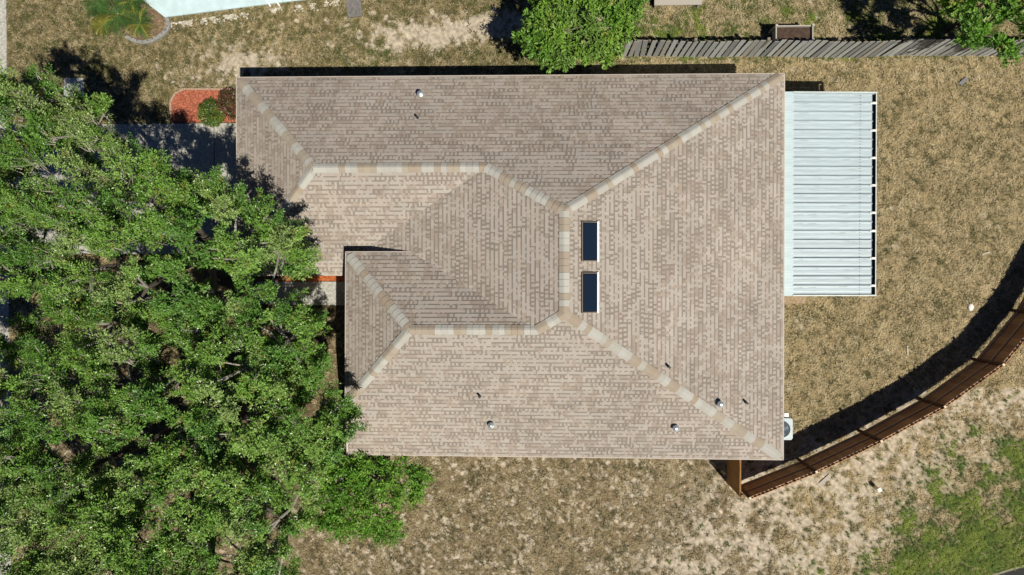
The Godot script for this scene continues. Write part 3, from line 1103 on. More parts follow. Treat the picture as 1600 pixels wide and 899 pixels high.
func tree(called: String, label: String, category: String, trunk: Vector3, outline: PackedVector2Array, p: Dictionary) -> void:
	var t := thing(called, trunk, label, category, p.get("group", ""))
	var h_edge: float = p.edge
	var h_top: float = p.top
	var lobes := []        # Vector3 centre, radius
	var box := Rect2(outline[0], Vector2.ZERO)
	for q in outline:
		box = box.expand(q)
	var gaps: Array = p.get("gaps", [])
	var tries: int = p.get("tries", 4000)
	var space: float = p.space
	for i in tries:
		var q := box.position + Vector2(rng.randf(), rng.randf()) * box.size
		if not Geometry2D.is_point_in_polygon(q, outline):
			continue
		var d := edge_distance(q, outline)
		if d < space * (0.36 if p.get("under", false) else 0.18):
			continue
		var near := false
		for gq in gaps:
			if q.distance_to(Vector2(gq[0], gq[1])) < float(gq[2]):
				near = true
				break
		if near:
			continue
		var need := space * (0.62 if d < space * 0.8 else 1.0)
		for l in lobes:
			if Vector2(l[0].x, l[0].z).distance_to(q) < need:
				near = true
				break
		if near:
			continue
		var k := clampf(d / float(p.dome), 0.0, 1.0)
		var y := lerpf(h_edge, h_top, sqrt(1.0 - (1.0 - k) * (1.0 - k))) + rng.randf_range(-0.55, 0.45) * float(p.get("rough", 1.0))
		lobes.append([Vector3(q.x, y, q.y), minf(space * 0.8, maxf(0.28, d * 0.85)) * rng.randf_range(0.6, 1.2), clampf(1.0 - d / 0.9, 0.0, 1.0)])
	if p.get("under", false):
		# lower storey: shaded boughs below the outer shell
		for l in lobes.slice(0, lobes.size()):
			if l[2] < 0.1 and rng.randf() < 0.97:
				lobes.append([l[0] + Vector3(rng.randf_range(-0.4, 0.4), rng.randf_range(-2.1, -1.2), rng.randf_range(-0.4, 0.4)), l[1], 0.0])
	# trunk and limbs
	var bark := Builder.new()
	bark.tint = p.get("bark", Color(0.105, 0.092, 0.078))
	var fork := Vector3(0.1, float(p.get("fork", 1.8)), -0.1)
	var rt: float = p.girth
	bark.tube(PackedVector3Array([Vector3(0, -0.1, 0), Vector3(0.02, 0.3, 0), Vector3(0.06, fork.y * 0.6, -0.05), fork]), [rt * 1.5, rt * 1.05, rt * 0.92, rt * 0.95], 12)
	put("trunk", bark.mesh(m_bark), t)
	var limb_n: int = p.get("limbs", 8)
	var groups := []
	for i in limb_n:
		groups.append([])
	for l in lobes:
		var a := atan2(l[0].z - trunk.z, l[0].x - trunk.x) / TAU + 1.0
		groups[int(a * limb_n + 0.5) % limb_n].append(l)
	var twigs := Builder.new()
	var where := []
	var colors := PackedColorArray()
	var leaf_colors: Array = p.leaves
	for gr in groups:
		if gr.is_empty():
			continue
		var mean := Vector3.ZERO
		for l in gr:
			mean += l[0]
		mean = mean / gr.size() - trunk
		var far := Vector3(mean.x * 1.35, mean.y * 0.95, mean.z * 1.35)
		var nodes := PackedVector3Array([fork + Vector3(0, -0.25, 0), fork.lerp(mean, 0.35) + Vector3(0, 0.35, 0), mean - Vector3(0, 0.7, 0), far - Vector3(0, 0.4, 0)])
		var lb := Builder.new()
		lb.tint = p.get("bark", Color(0.105, 0.092, 0.078))
		lb.tube(nodes, [rt * 0.55, rt * 0.38, rt * 0.24, rt * 0.1], 8)
		put("limb", lb.mesh(m_bark), t)
		for l in gr:
			var c: Vector3 = l[0] - trunk
			var r: float = l[1]
			var best := nodes[0]
			for k in 13:
				var f := k / 12.0 * 3.0
				var i := mini(int(f), 2)
				var q := nodes[i].lerp(nodes[i + 1], f - i)
				if q.distance_to(c) + maxf(0.0, q.y - c.y) * 2.0 < best.distance_to(c) + maxf(0.0, best.y - c.y) * 2.0:
					best = q
			var heart := c - Vector3(0, r * 0.55, 0)
			heart = heart.lerp(best, 0.12)
			var out := (c - fork)
			out = Vector3(out.x, out.y * 0.25, out.z).normalized()
			twigs.tint = vary(p.get("twig", Color(0.42, 0.4, 0.35)), 0.25)
			twigs.tube(PackedVector3Array([best, best.lerp(heart, 0.5) + Vector3(rng.randf_range(-0.15, 0.15), 0.12, rng.randf_range(-0.15, 0.15)), heart]), [0.045, 0.034, 0.024], 5)
			var tone: Color = leaf_colors[rng.randi() % leaf_colors.size()]
			var axis := (out * 0.95 + Vector3(rng.randfn() * 0.38, 0.42 + rng.randfn() * 0.2, rng.randfn() * 0.38)).normalized()
			var sprigs := int(float(p.sprigs) * r * r / 0.25 * rng.randf_range(0.75, 1.2)) + 3
			for s in sprigs:
				# a twig that leaves the lobe's heart and carries a row of sprays
				var midp_shift := 0.0
				var plume: bool = p.get("under", false)
				var dir := Vector3(rng.randfn(), rng.randfn() * 0.55 + 0.55, rng.randfn()).normalized()
				dir = (dir + out * (float(p.get("sweep", 0.7)) + float(l[2])) + Vector3(0, 0.1, 0)).normalized()
				var long := r * rng.randf_range(0.7, 1.5) + 0.22 * float(l[2])
				var bend := Vector3(rng.randf_range(-0.12, 0.12), rng.randf_range(-0.05, 0.18), rng.randf_range(-0.12, 0.12)) * r * 2.0
				var start := heart + Vector3(rng.randf_range(-0.3, 0.3), rng.randf_range(-0.15, 0.15), rng.randf_range(-0.3, 0.3)) * r
				if plume:
					# sprigs fan out along a bough that points away from the trunk
					dir = (axis + Vector3(rng.randfn(), rng.randfn() * 0.6 + 0.2, rng.randfn()) * 0.42).normalized()
					start = heart + axis * r * rng.randf_range(-0.9, 0.75) + Vector3(rng.randfn(), rng.randfn() * 0.6, rng.randfn()) * r * 0.16
					long = r * rng.randf_range(0.5, 1.15) + 0.15
					bend *= 0.7
					midp_shift = 0.0
				var tipp := start + dir * long + bend * (0.6 + midp_shift)
				var midp := start + dir * long * 0.5 + bend
				if rng.randf() < float(p.get("twig_share", 0.85)):
					twigs.tint = vary(p.get("twig", Color(0.42, 0.4, 0.35)), 0.4)
					twigs.tube(PackedVector3Array([start, midp, tipp]), [0.016, 0.012, 0.007], 3)
				var sprays: int = p.sprays
				for k in sprays:
					var f := (k + rng.randf()) / sprays
					f = 0.25 + 0.8 * f
					var at := start.lerp(midp, f * 2.0) if f < 0.5 else midp.lerp(tipp, f * 2.0 - 1.0)
					var dd := (dir + Vector3(rng.randfn(), rng.randfn() * 0.6 + 0.3, rng.randfn()) * 0.5).normalized()
					var xx := dd.cross(Vector3(0.2, 0.1, 1)).normalized()
					var bs := Basis(xx, dd, xx.cross(dd)).rotated(dd, rng.randf() * TAU)
					where.append(Transform3D(bs * Basis.from_scale(Vector3.ONE * rng.randf_range(0.75, 1.2)), at))
					var cc := vary(tone, 0.22)
					if rng.randf() < 0.05:
						cc = cc.lerp(Color(0.3, 0.24, 0.06), 0.6)
					colors.append(cc)
	for k in int(p.get("bare", 0)):
		# dead grey branches that stick out of the crown
		var l: Array = lobes[rng.randi() % lobes.size()]
		var c: Vector3 = l[0] - trunk
		twigs.tint = Color(0.42, 0.41, 0.38)
		var d0 := Vector3(rng.randf_range(-1, 1), 0.55, rng.randf_range(-1, 1)).normalized()
		var root := c + Vector3(0, -0.1, 0)
		for j in 7:
			var d1 := (d0 + Vector3(rng.randfn(), rng.randf_range(-0.1, 0.4), rng.randfn()) * 0.55).normalized()
			var q := root + d0 * rng.randf_range(0.05, 0.45)
			twigs.tube(PackedVector3Array([root, q, q + d1 * rng.randf_range(0.25, 0.6)]), [0.02, 0.014, 0.006], 4)
	var tw := put("twigs", twigs.mesh(m_bark), t)
	tw.set_meta("kind", "stuff")
	var crown := scatter("crown", p.spray, where, colors, t)
	crown.set_meta("kind", "stuff")
	print(called, " lobes ", lobes.size(), " sprays ", where.size(), " twig tris ", twigs.v.size() / 3)


func make_trees() -> void:
	var oak := leaf_spray(31, 13, 0.074, 0.038, 0.17, m_leaf)
	var oak_tones := [Color(0.175, 0.335, 0.056), Color(0.14, 0.295, 0.05), Color(0.215, 0.375, 0.078), Color(0.115, 0.26, 0.045), Color(0.26, 0.39, 0.115)]
	var edge_a := poly2([-19.2, -3.2, -18.2, -4.6, -17.4, -6.3, -16.01, -6.72, -14.96, -6.50, -14.44, -5.93, -13.71, -5.72, -12.94, -5.61, -13.09, -4.59, -12.16, -4.07, -11.22, -3.62, -11.01, -4.11, -10.71, -3.29, -10.09, -3.61, -9.53, -3.61, -9.12, -2.84, -8.34, -2.47, -7.28, -1.92, -6.91, -0.91, -6.95, -0.20, -7.53, 0.30, -8.35, 0.61, -10.41, 1.22, -13.12, 1.23, -15.63, 0.62, -20.0, 0.62])
	var edge_b := poly2([-20.0, 0.7, -15.63, 0.5, -13.12, 1.1, -10.41, 1.1, -7.53, 0.40, -6.81, 0.77, -6.51, 1.11, -6.67, 2.02, -6.31, 3.03, -5.65, 3.60, -5.57, 4.24, -5.86, 5.06, -6.52, 5.98, -6.83, 7.10, -7.71, 7.92, -7.51, 8.94, -7.86, 9.96, -8.6, 12.0, -20.0, 12.0])
	tree("oak_tree", "large oak whose crown overhangs the driveway and the west wing roof", "tree", Vector3(-11.6, 0, -0.9), edge_a, {
		"edge": 4.7, "top": 7.2, "dome": 3.4, "space": 0.66, "tries": 14000, "girth": 0.3, "sprigs": 17, "sprays": 7, "under": true, "spray": oak, "leaves": oak_tones, "limbs": 9, "sweep": 0.9,
		"gaps": [[-14.64, -3.0, 0.6], [-13.9, -2.3, 0.45], [-15.38, -0.4, 0.45], [-14.96, -1.0, 0.4], [-14.3, -3.9, 0.4], [-16.6, -4.3, 0.4]]})
	tree("oak_tree", "large oak in the front yard over the south wing corner and front lawn", "tree", Vector3(-11.2, 0, 4.6), edge_b, {
		"edge": 4.6, "top": 7.4, "dome": 3.4, "space": 0.61, "tries": 18000, "girth": 0.34, "sprigs": 17, "sprays": 7, "under": true, "spray": oak, "leaves": oak_tones, "limbs": 9, "sweep": 0.8,
		"gaps": [[-16.1, 1.0, 0.7], [-14.87, 1.7, 0.75], [-12.82, 1.8, 0.7], [-12.64, 5.2, 0.75], [-11.5, 6.6, 0.65], [-16.5, 3.6, 0.6], [-9.97, 1.3, 0.4], [-14.5, 7.6, 0.6], [-13.2, 3.2, 0.55], [-9.17, 3.0, 0.4], [-7.9, 4.0, 0.5], [-10.6, 8.3, 0.45], [-15.8, 9.6, 0.5]]})
	var broad := leaf_spray(77, 15, 0.13, 0.06, 0.24, m_leaf_soft, 0.5)
	var fine := leaf_spray(78, 16, 0.085, 0.045, 0.2, m_leaf_soft, 0.5)
	tree("small_green_tree", "small bright green tree at the south-west house corner below the oak", "tree", Vector3(-6.0, 0, 7.0), poly2([-7.9, 8.0, -7.6, 6.9, -6.9, 6.3, -5.41, 6.2, -4.51, 6.38, -4.33, 7.16, -4.79, 7.84, -5.31, 8.85, -5.98, 8.71, -6.78, 8.76]), {
		"edge": 2.0, "top": 2.9, "dome": 1.2, "space": 0.55, "girth": 0.09, "fork": 0.8, "sprigs": 34, "sprays": 5, "spray": fine, "limbs": 5, "sweep": 0.4, "rough": 0.5, "twig_share": 0.15,
		"leaves": [Color(0.14, 0.33, 0.036), Color(0.115, 0.28, 0.03), Color(0.19, 0.38, 0.05)]})
	tree("leafy_tree", "bright green bushy tree with bare grey branches above the north eave", "tree", Vector3(1.35, 0, -8.75), poly2([-0.6, -11.4, 0.17, -9.6, -0.05, -8.7, -0.2, -8.05, 0.25, -7.6, 1.12, -7.5, 1.9, -7.6, 2.5, -7.9, 2.75, -8.3, 3.0, -8.9, 3.1, -9.6, 3.0, -11.4]), {
		"edge": 2.6, "top": 4.0, "dome": 1.7, "space": 0.5, "girth": 0.14, "fork": 1.1, "sprigs": 32, "sprays": 5, "spray": broad, "limbs": 6, "sweep": 0.3, "rough": 0.6, "bare": 16, "twig_share": 0.3, "twig": Color(0.36, 0.35, 0.31),
		"leaves": [Color(0.14, 0.29, 0.035), Color(0.11, 0.24, 0.03), Color(0.18, 0.33, 0.045), Color(0.15, 0.27, 0.05)]})
	tree("leafy_tree", "bright green tree leaning over the far end of the weathered fence", "tree", Vector3(15.2, 0, -9.4), poly2([13.0, -10.6, 13.09, -8.66, 13.49, -8.25, 13.29, -7.74, 13.99, -7.83, 14.58, -7.52, 15.47, -7.35, 16.56, -7.50, 17.4, -8.4, 17.0, -10.8]), {
		"edge": 3.6, "top": 4.6, "dome": 1.6, "space": 0.62, "girth": 0.08, "fork": 1.2, "sprigs": 15, "sprays": 5, "spray": broad, "limbs": 6, "sweep": 0.8, "rough": 0.6, "bare": 3, "twig": Color(0.34, 0.33, 0.3),
		"leaves": [Color(0.14, 0.31, 0.035), Color(0.11, 0.25, 0.03), Color(0.18, 0.34, 0.05)]})


# ---------------------------------------------------------------- beds and shrubs

func shrub(called: String, label: String, at: Vector3, r: float, h: float, spray: ArrayMesh, tones: Array, count: int) -> void:
	var t := thing(called, at, label, "shrub")
	var st := Builder.new()
	st.tint = Color(0.2, 0.16, 0.12)
	for k in 9:
		var a := TAU * k / 9.0 + rng.randf()
		st.tube(PackedVector3Array([Vector3.ZERO, Vector3(cos(a) * r * 0.4, h * 0.5, sin(a) * r * 0.4), Vector3(cos(a) * r * 0.85, h * 0.85, sin(a) * r * 0.85)]), [0.014, 0.01, 0.005], 4)
	put("stem", st.mesh(m_bark), t)
	var where := []
	var colors := PackedColorArray()
	for k in count:
		var d := Vector3(rng.randfn(), absf(rng.randfn()) * 0.8, rng.randfn()).normalized()
		var at2 := Vector3(d.x * r, d.y * h * 0.8 + h * 0.2, d.z * r) * pow(rng.randf(), 0.4)
		var xx := d.cross(Vector3(0.2, 0.1, 1)).normalized()
		where.append(Transform3D(Basis(xx, d, xx.cross(d)).rotated(d, rng.randf() * TAU) * Basis.from_scale(Vector3.ONE * rng.randf_range(0.6, 1.0)), at2))
		colors.append(vary(tones[rng.randi() % tones.size()], 0.2))
	var o := scatter("foliage", spray, where, colors, t)
	o.set_meta("kind", "stuff")


func mulch(label: String, poly: PackedVector2Array, tint: Color, chips: int) -> void:
	var b := Builder.new()
	b.tint = tint
	b.plate(poly, 0.045, -0.05)
	var bed := structure("mulch_bed", b.mesh(m_wood), label)
	var chip := Builder.new()
	chip.box(Vector3.ZERO, Vector3(0.07, 0.012, 0.025))
	var where := []
	var colors := PackedColorArray()
	var box := Rect2(poly[0], Vector2.ZERO)
	for q in poly: box = box.expand(q)
	for i in chips:
		var q := box.position + Vector2(rng.randf(), rng.randf()) * box.size
		if Geometry2D.is_point_in_polygon(q, poly):
			where.append(Transform3D(Basis.from_euler(Vector3(rng.randf_range(-0.4, 0.4), rng.randf() * TAU, rng.randf_range(-0.3, 0.3))), Vector3(q.x, 0.055, q.y)))
			colors.append(vary(tint, 0.4))
	var o := scatter("bark_chips", chip.mesh(m_plain), where, colors, bed)
	o.set_meta("kind", "stuff")


func make_beds() -> void:
	var red := Color(0.38, 0.118, 0.066)
	var bed := poly2([-14.31, -6.19, -14.33, -6.98, -14.15, -7.31, -13.80, -7.48, -12.23, -7.46, -10.2, -7.40, -10.2, -6.19])
	mulch("rusty red mulch bed at the north-west corner of the house", bed, red, 2200)
	mulch("narrow rusty orange mulch strip beside the entry path", poly2([-10.1, -0.54, -6.16, -0.54, -6.16, -0.01, -10.1, -0.01]), Color(0.42, 0.115, 0.032), 1200)
	var edging := thing("bed_edging", Vector3(-14.3, 0, -7.0), "thin pale pink concrete edging round the rusty red mulch bed", "edging")
	for i in range(0, 5):
		var a := bed[i]; var c := bed[i + 1]
		var b := Builder.new()
		b.tint = Color(0.5, 0.34, 0.25)
		var d := (c - a).normalized()
		var mid := (a + c) * 0.5
		b.box(Vector3(mid.x, 0.05, mid.y) - edging.position, Vector3(a.distance_to(c) + 0.02, 0.1, 0.075), Basis(Vector3.UP, -atan2(d.y, d.x)))
		put("edging_piece", b.mesh(m_concrete), edging)
	var small := leaf_spray(91, 16, 0.075, 0.045, 0.13, m_leaf)
	shrub("shrub", "round green and yellow shrub in the red mulch bed", Vector3(-12.65, 0.04, -6.5), 0.42, 0.5, small, [Color(0.09, 0.17, 0.03), Color(0.2, 0.23, 0.04), Color(0.07, 0.12, 0.025)], 330)
	shrub("shrub", "sparse reddish brown shrub between the green one and the house wall", Vector3(-11.85, 0.04, -6.85), 0.5, 0.55, small, [Color(0.13, 0.06, 0.04), Color(0.09, 0.1, 0.035), Color(0.17, 0.08, 0.05)], 240)
	# kerbed bed with palms beside the pale blue slab
	var soil := Builder.new()
	soil.tint = Color(0.24, 0.16, 0.1)
	soil.plate(poly2([-17.3, -12.3, -14.62, -10.33, -14.42, -10.15, -14.45, -9.94, -14.66, -9.7, -15.0, -9.5, -15.43, -9.41, -15.86, -9.5, -16.15, -9.68, -17.6, -10.6]), 0.018, 0.018)
	structure("soil_bed", soil.mesh(m_ground), "brown soil bed inside the curved kerb")
	var kerb := thing("garden_kerb", Vector3(-15.2, 0, -9.6), "curved grey concrete garden kerb round the palm bed", "kerb")
	var arc := poly2([-14.46, -10.26, -14.40, -10.08, -14.40, -9.92, -14.48, -9.77, -14.62, -9.63, -14.8, -9.50, -15.0, -9.40, -15.22, -9.34, -15.43, -9.32, -15.65, -9.35, -15.87, -9.43, -16.08, -9.55])
	for i in arc.size() - 1:
		var d := (arc[i + 1] - arc[i]).normalized()
		var mid := (arc[i] + arc[i + 1]) * 0.5
		var b := Builder.new()
		b.tint = vary(Color(0.34, 0.34, 0.33), 0.08)
		b.box(Vector3(mid.x, 0.05, mid.y) - kerb.position, Vector3(arc[i].distance_to(arc[i + 1]) - 0.006 + 0.03, 0.13, 0.14), Basis(Vector3.UP, -atan2(d.y, d.x)))
		put("kerb_stone", b.mesh(m_concrete), kerb)
	var spots := [[-16.3, -10.35, 0.95, "largest spiky green palm in the kerbed bed, its middle dark"], [-15.45, -10.0, 0.7, "small green palm close to the curved kerb"], [-16.9, -9.95, 0.5, "yellowing palm at the open end of the curved kerb"], [-15.75, -10.85, 0.7, "green palm at the back of the kerbed bed by the pale slab"], [-17.1, -10.75, 0.6, "low spiky palm at the grass side of the kerbed bed"]]
	for s in spots:
		palm(s[3], Vector3(s[0], 0.0, s[1]), s[2])


func palm(label: String, at: Vector3, r: float) -> void:
	var t := thing("palm_plant", at, label, "palm", "palms in the kerbed bed")
	var heart := Builder.new()
	heart.tint = Color(0.1, 0.07, 0.04)
	heart.cylinder(Vector3(0, -0.02, 0), 0.1, 0.2, 8, 0.06)
	put("stem", heart.mesh(m_bark), t)
	var count := int(14 + 9 * r)
	for k in count:
		var b := Builder.new()
		var yellow := rng.randf() < 0.3 or r < 0.55
		b.tint = vary(Color(0.19, 0.2, 0.035) if yellow else Color(0.06, 0.125, 0.03), 0.4)
		var a := TAU * k / count + rng.randf_range(-0.12, 0.12)
		var d := Vector3(cos(a), 0, sin(a))
		var side := Vector3(-d.z, 0, d.x)
		var long := r * rng.randf_range(0.7, 1.05)
		var rise := rng.randf_range(0.25, 0.75)
		# a strip of leaflets either side of an arching rib
		var n_leaf := 9
		for j in n_leaf:
			var f := (j + 1.0) / n_leaf
			var p := d * long * f + Vector3(0, 0.18 + rise * sin(f * 2.2) * long * 0.75, 0)
			var l := 0.26 * long * sin(0.5 + f * 2.3) + 0.05
			for sgn in [-1.0, 1.0]:
				var tip: Vector3 = p + (side * sgn * 0.75 + d * 0.75).normalized() * l - Vector3(0, 0.03, 0)
				b.tri(p - d * 0.02, p + d * 0.02, tip, Vector3.UP)
		b.tube(PackedVector3Array([Vector3(0, 0.15, 0), d * long * 0.5 + Vector3(0, 0.18 + rise * sin(1.1) * long * 0.75, 0), d * long + Vector3(0, 0.18 + rise * sin(2.2) * long * 0.75, 0)]), [0.012, 0.009, 0.003], 3)
		put("frond", b.mesh(m_leaf), t)


# ---------------------------------------------------------------- small things

func make_yard_things() -> void:
	# air conditioner
	var ac := thing("air_conditioner", Vector3(8.96, 0, 5.45), "pale grey air conditioning unit half under the east eave near the fence", "air conditioner")
	var b := Builder.new()
	b.tint = Color(0.3, 0.4, 0.45)
	var round_box := PackedVector2Array()
	for q in [[0.4, 0.4, 0.0], [-0.4, 0.4, 0.25], [-0.4, -0.4, 0.5], [0.4, -0.4, 0.75]]:
		for k in 4:
			var a: float = TAU * (float(q[2]) + 0.25 * k / 3.0)
			round_box.append(Vector2(q[0] - 0.09 * signf(q[0]) + 0.09 * cos(a), q[1] - 0.09 * signf(q[1]) + 0.09 * sin(a)))
	b.plate(round_box, 0.72, 0.06)
	put("casing", b.mesh(m_cover), ac)
	var pit := Builder.new()
	pit.tint = Color(0.035, 0.05, 0.065)
	pit.cylinder(Vector3(0, 0.722, 0), 0.31, 0.004, 32)
	put("opening", pit.mesh(m_plain), ac)
	var fan := Builder.new()
	fan.tint = Color(0.12, 0.16, 0.2)
	for k in 4:
		var turn := Basis(Vector3.UP, TAU * k / 4.0 + 0.4)
		fan.box(turn * Vector3(0.14, 0.732, 0.03), Vector3(0.22, 0.006, 0.13), turn * Basis(Vector3.RIGHT, 0.08))
	fan.cylinder(Vector3(0, 0.728, 0), 0.06, 0.02, 12)
	put("fan", fan.mesh(m_plain), ac)
	for k in 5:
		var ring := TorusMesh.new()
		ring.inner_radius = 0.065 + 0.058 * k
		ring.outer_radius = ring.inner_radius + 0.01
		ring.rings = 32; ring.ring_segments = 4
		ring.material = paint(lin(0.25, 0.3, 0.34), 0.5)
		put("grille_ring", ring, ac, Transform3D(Basis(), Vector3(0, 0.75, 0)))
	var pad := Builder.new()
	pad.tint = Color(0.42, 0.42, 0.4)
	pad.box(Vector3(0, 0.03, 0), Vector3(0.95, 0.08, 0.95))
	put("base_pad", pad.mesh(m_concrete), ac)
	var shut := thing("disconnect_box", Vector3(9.02, 0, 4.93), "small white electrical box on a stand beside the air conditioning unit", "electrical box")
	var s := Builder.new()
	s.tint = Color(0.74, 0.76, 0.76)
	s.box(Vector3(0.12, 0.55, 0), Vector3(0.16, 0.3, 0.14)); 
	put("casing", s.mesh(m_cover), shut)
	var leg := Builder.new()
	leg.tint = Color(0.5, 0.5, 0.5)
	leg.tube(PackedVector3Array([Vector3(0.12, 0, 0), Vector3(0.12, 0.45, 0)]), [0.025, 0.025], 8)
	leg.tube(PackedVector3Array([Vector3(0.12, 0.3, 0.0), Vector3(0.16, 0.2, 0.12), Vector3(0.16, 0.15, 0.2)]), [0.02, 0.02, 0.02], 8)
	put("conduit", leg.mesh(m_plain), shut)
	# step pad at the corner of the patio
	var step := thing("step_pad", Vector3(9.6, 0, 0.68), "beige concrete step pad at the south end of the patio cover", "step")
	var p := Builder.new()
	p.tint = Color(0.42, 0.31, 0.2)
	p.plate(poly2([-0.75, -0.27, 0.45, -0.27, 0.44, 0.16, 0.2, 0.13, 0.05, 0.17, -0.15, 0.12, -0.3, 0.13, -0.75, 0.13]), 0.09, -0.05)
	put("pad", p.mesh(m_concrete), step)
	# raised planter behind the weathered fence
	var pl := thing("raised_planter", Vector3(9.34, 0, -9.08), "raised garden planter with white rim and dark soil behind the weathered fence", "planter")
	var soil := Builder.new()
	soil.tint = Color(0.09, 0.055, 0.04)
	soil.box(Vector3(0, 0.6, 0), Vector3(1.26, 0.22, 0.5))
	put("soil", soil.mesh(m_ground), pl)
	for q in [[0, -0.27, 1.36, 0.04], [0, 0.27, 1.36, 0.04], [-0.66, 0, 0.04, 0.5], [0.66, 0, 0.04, 0.5]]:
		var bd := Builder.new()
		bd.tint = Color(0.6, 0.58, 0.52)
		bd.box(Vector3(q[0], 0.62, q[1]), Vector3(q[2], 0.4, q[3]))
		put("board", bd.mesh(m_wood), pl)
	for q in [[-0.66, -0.27], [0.66, -0.27], [-0.66, 0.27], [0.66, 0.27]]:
		var lg := Builder.new()
		lg.tint = Color(0.66, 0.62, 0.52)
		lg.box(Vector3(q[0], 0.44, q[1]), Vector3(0.085, 0.9, 0.085))
		put("leg", lg.mesh(m_wood), pl)
	# low white deck box at the top of the yard next door
	var dk := thing("white_platform", Vector3(5.2, 0, -10.75), "low white plank platform on the grass behind the weathered fence", "platform")
	for k in 4:
		var bd := Builder.new()
		bd.tint = vary(Color(0.6, 0.56, 0.5), 0.05)
		bd.box(Vector3(0.0, 0.36, 0.31 - 0.21 * k), Vector3(1.76, 0.05, 0.2))
		put("plank", bd.mesh(m_wood), dk)
	for q in [-0.8, 0.8]:
		var bd := Builder.new()
		bd.tint = Color(0.5, 0.46, 0.4)
		bd.box(Vector3(q, 0.165, 0), Vector3(0.09, 0.33, 0.78))
		put("support", bd.mesh(m_wood), dk)
	# grey paver by the pale slab, and the pad in the oak's shade
	var gp := thing("grey_paver", Vector3(-7.13, 0, -10.55), "square grey stone paver set in the grass by the pale blue slab", "paver")
	var pv := Builder.new()
	pv.tint = Color(0.2, 0.195, 0.19)
	pv.plate(poly2([-0.31, -0.34, 0.28, -0.37, 0.32, 0.33, -0.24, 0.37]), 0.05, -0.05)
	put("stone", pv.mesh(m_concrete), gp)
	var cp := thing("concrete_pad", Vector3(-18.2, 0, -7.6), "small square concrete pad in the shade at the tip of the oak", "pad")
	var cq := Builder.new()
	cq.tint = Color(0.52, 0.54, 0.54)
	cq.box(Vector3(0, 0.02, 0), Vector3(0.78, 0.1, 0.72))
	put("slab", cq.mesh(m_concrete), cp)
	# hose reel by the pale slab
	var hose := thing("white_bracket", Vector3(-10.35, 0.06, -10.95), "white two-pronged bracket lying on the edge of the pale blue slab", "bracket")
	for q in [-0.16, 0.2]:
		var r := Builder.new()
		r.tint = Color(0.72, 0.74, 0.76)
		r.box(Vector3(q, 0.05, 0.1), Vector3(0.055, 0.05, 0.55), Basis(Vector3.UP, 0.6))
		put("prong", r.mesh(m_plain), hose)
	var cr := Builder.new()
	cr.tint = Color(0.2, 0.25, 0.32)
	cr.box(Vector3(-0.05, 0.09, -0.12), Vector3(0.5, 0.07, 0.09), Basis(Vector3.UP, -0.1))
	cr.box(Vector3(0.05, 0.12, -0.1), Vector3(0.12, 0.1, 0.16))
	put("crossbar", cr.mesh(m_plain), hose)
	# white gravel along the pale slab: loose stones nobody could count
	var pebble := SphereMesh.new()
	pebble.radius = 0.034; pebble.height = 0.05; pebble.radial_segments = 7; pebble.rings = 4
	pebble.material = m_plain
	var where := []
	var colors := PackedColorArray()
	for i in 4200:
		var f := rng.randf()
		var q := Vector2(-14.35, -10.13).lerp(Vector2(-7.6, -10.98), f)
		var off2 := 0.06 + absf(rng.randfn()) * 0.11
		if n_fine.get_noise_2d(q.x * 0.8, q.y + off2) < -0.05 + 0.35 * smooth(0.25, 0.6, f) - 0.25 * smooth(0.7, 0.9, f) or rng.randf() < 0.3 + f * 0.3: continue
		where.append(Transform3D(Basis.from_euler(Vector3(rng.randf(), rng.randf() * TAU, rng.randf())) * Basis.from_scale(Vector3(rng.randf_range(0.4, 1.1), rng.randf_range(0.5, 1.0), rng.randf_range(0.4, 1.1))), Vector3(q.x, 0.012, q.y + off2)))
		colors.append(vary(Color(0.5, 0.475, 0.41), 0.4))
	var gv := scatter("white_gravel", pebble, where, colors, self)
	tag(gv, "white gravel scattered along the edge of the pale blue slab", "gravel", "", "stuff")
	# loose things on the lawns
	var items := [
		[Vector3(15.84, 0, -7.47), Vector3(0.34, 0.06, 0.14), 0.7, Color(0.26, 0.27, 0.28), "board_offcut", "grey board offcut lying in the back yard near the weathered fence", "board"],
		[Vector3(13.85, 0, 2.59), Vector3(0.05, 0.04, 0.34), 0.05, Color(0.7, 0.66, 0.52), "pale_stick", "pale stick lying alone on the dry back lawn", "stick"],
		[Vector3(16.7, 0, -1.05), Vector3(0.3, 0.04, 0.06), 0.3, Color(0.62, 0.58, 0.5), "wood_strip", "pale strip of wood on the lawn close to the curved fence shadow", "wood strip"],
		[Vector3(10.82, 0, 7.5), Vector3(0.5, 0.03, 0.12), 0.75, Color(0.55, 0.53, 0.48), "pale_plank", "pale plank on the sandy slope outside the curved brown fence", "plank"],
	]
	for it in items:
		var o := Builder.new()
		o.tint = it[3]
		o.box(Vector3(0, it[1].y * 0.5, 0), it[1], Basis(Vector3.UP, it[2]))
		var r := put(it[4], o.mesh(m_wood), self, Transform3D(Basis(), it[0]))
		tag(r, it[5], it[6])
	var rock := SphereMesh.new()
	rock.radius = 0.12; rock.height = 0.14; rock.radial_segments = 9; rock.rings = 5
	rock.material = paint(lin(0.7, 0.68, 0.66), 0.9)
	var rk := put("white_rock", rock, self, Transform3D(Basis.from_scale(Vector3(0.9, 1, 1.25)), Vector3(16.16, 0.03, 0.96)))
	tag(rk, "white rock on the lawn beside the curved fence shadow", "rock")
	var mk := thing("marker_post", Vector3(12.67, 0, 7.76), "short white capped marker post on the sandy slope outside the fence", "marker post")
	var mp := Builder.new()
	mp.tint = Color(0.75, 0.73, 0.6)
	mp.box(Vector3(0, 0.17, 0), Vector3(0.1, 0.42, 0.1), Basis(Vector3.UP, 0.5))
	put("post", mp.mesh(m_plain), mk)
	var mc := Builder.new()
	mc.tint = Color(0.8, 0.79, 0.68)
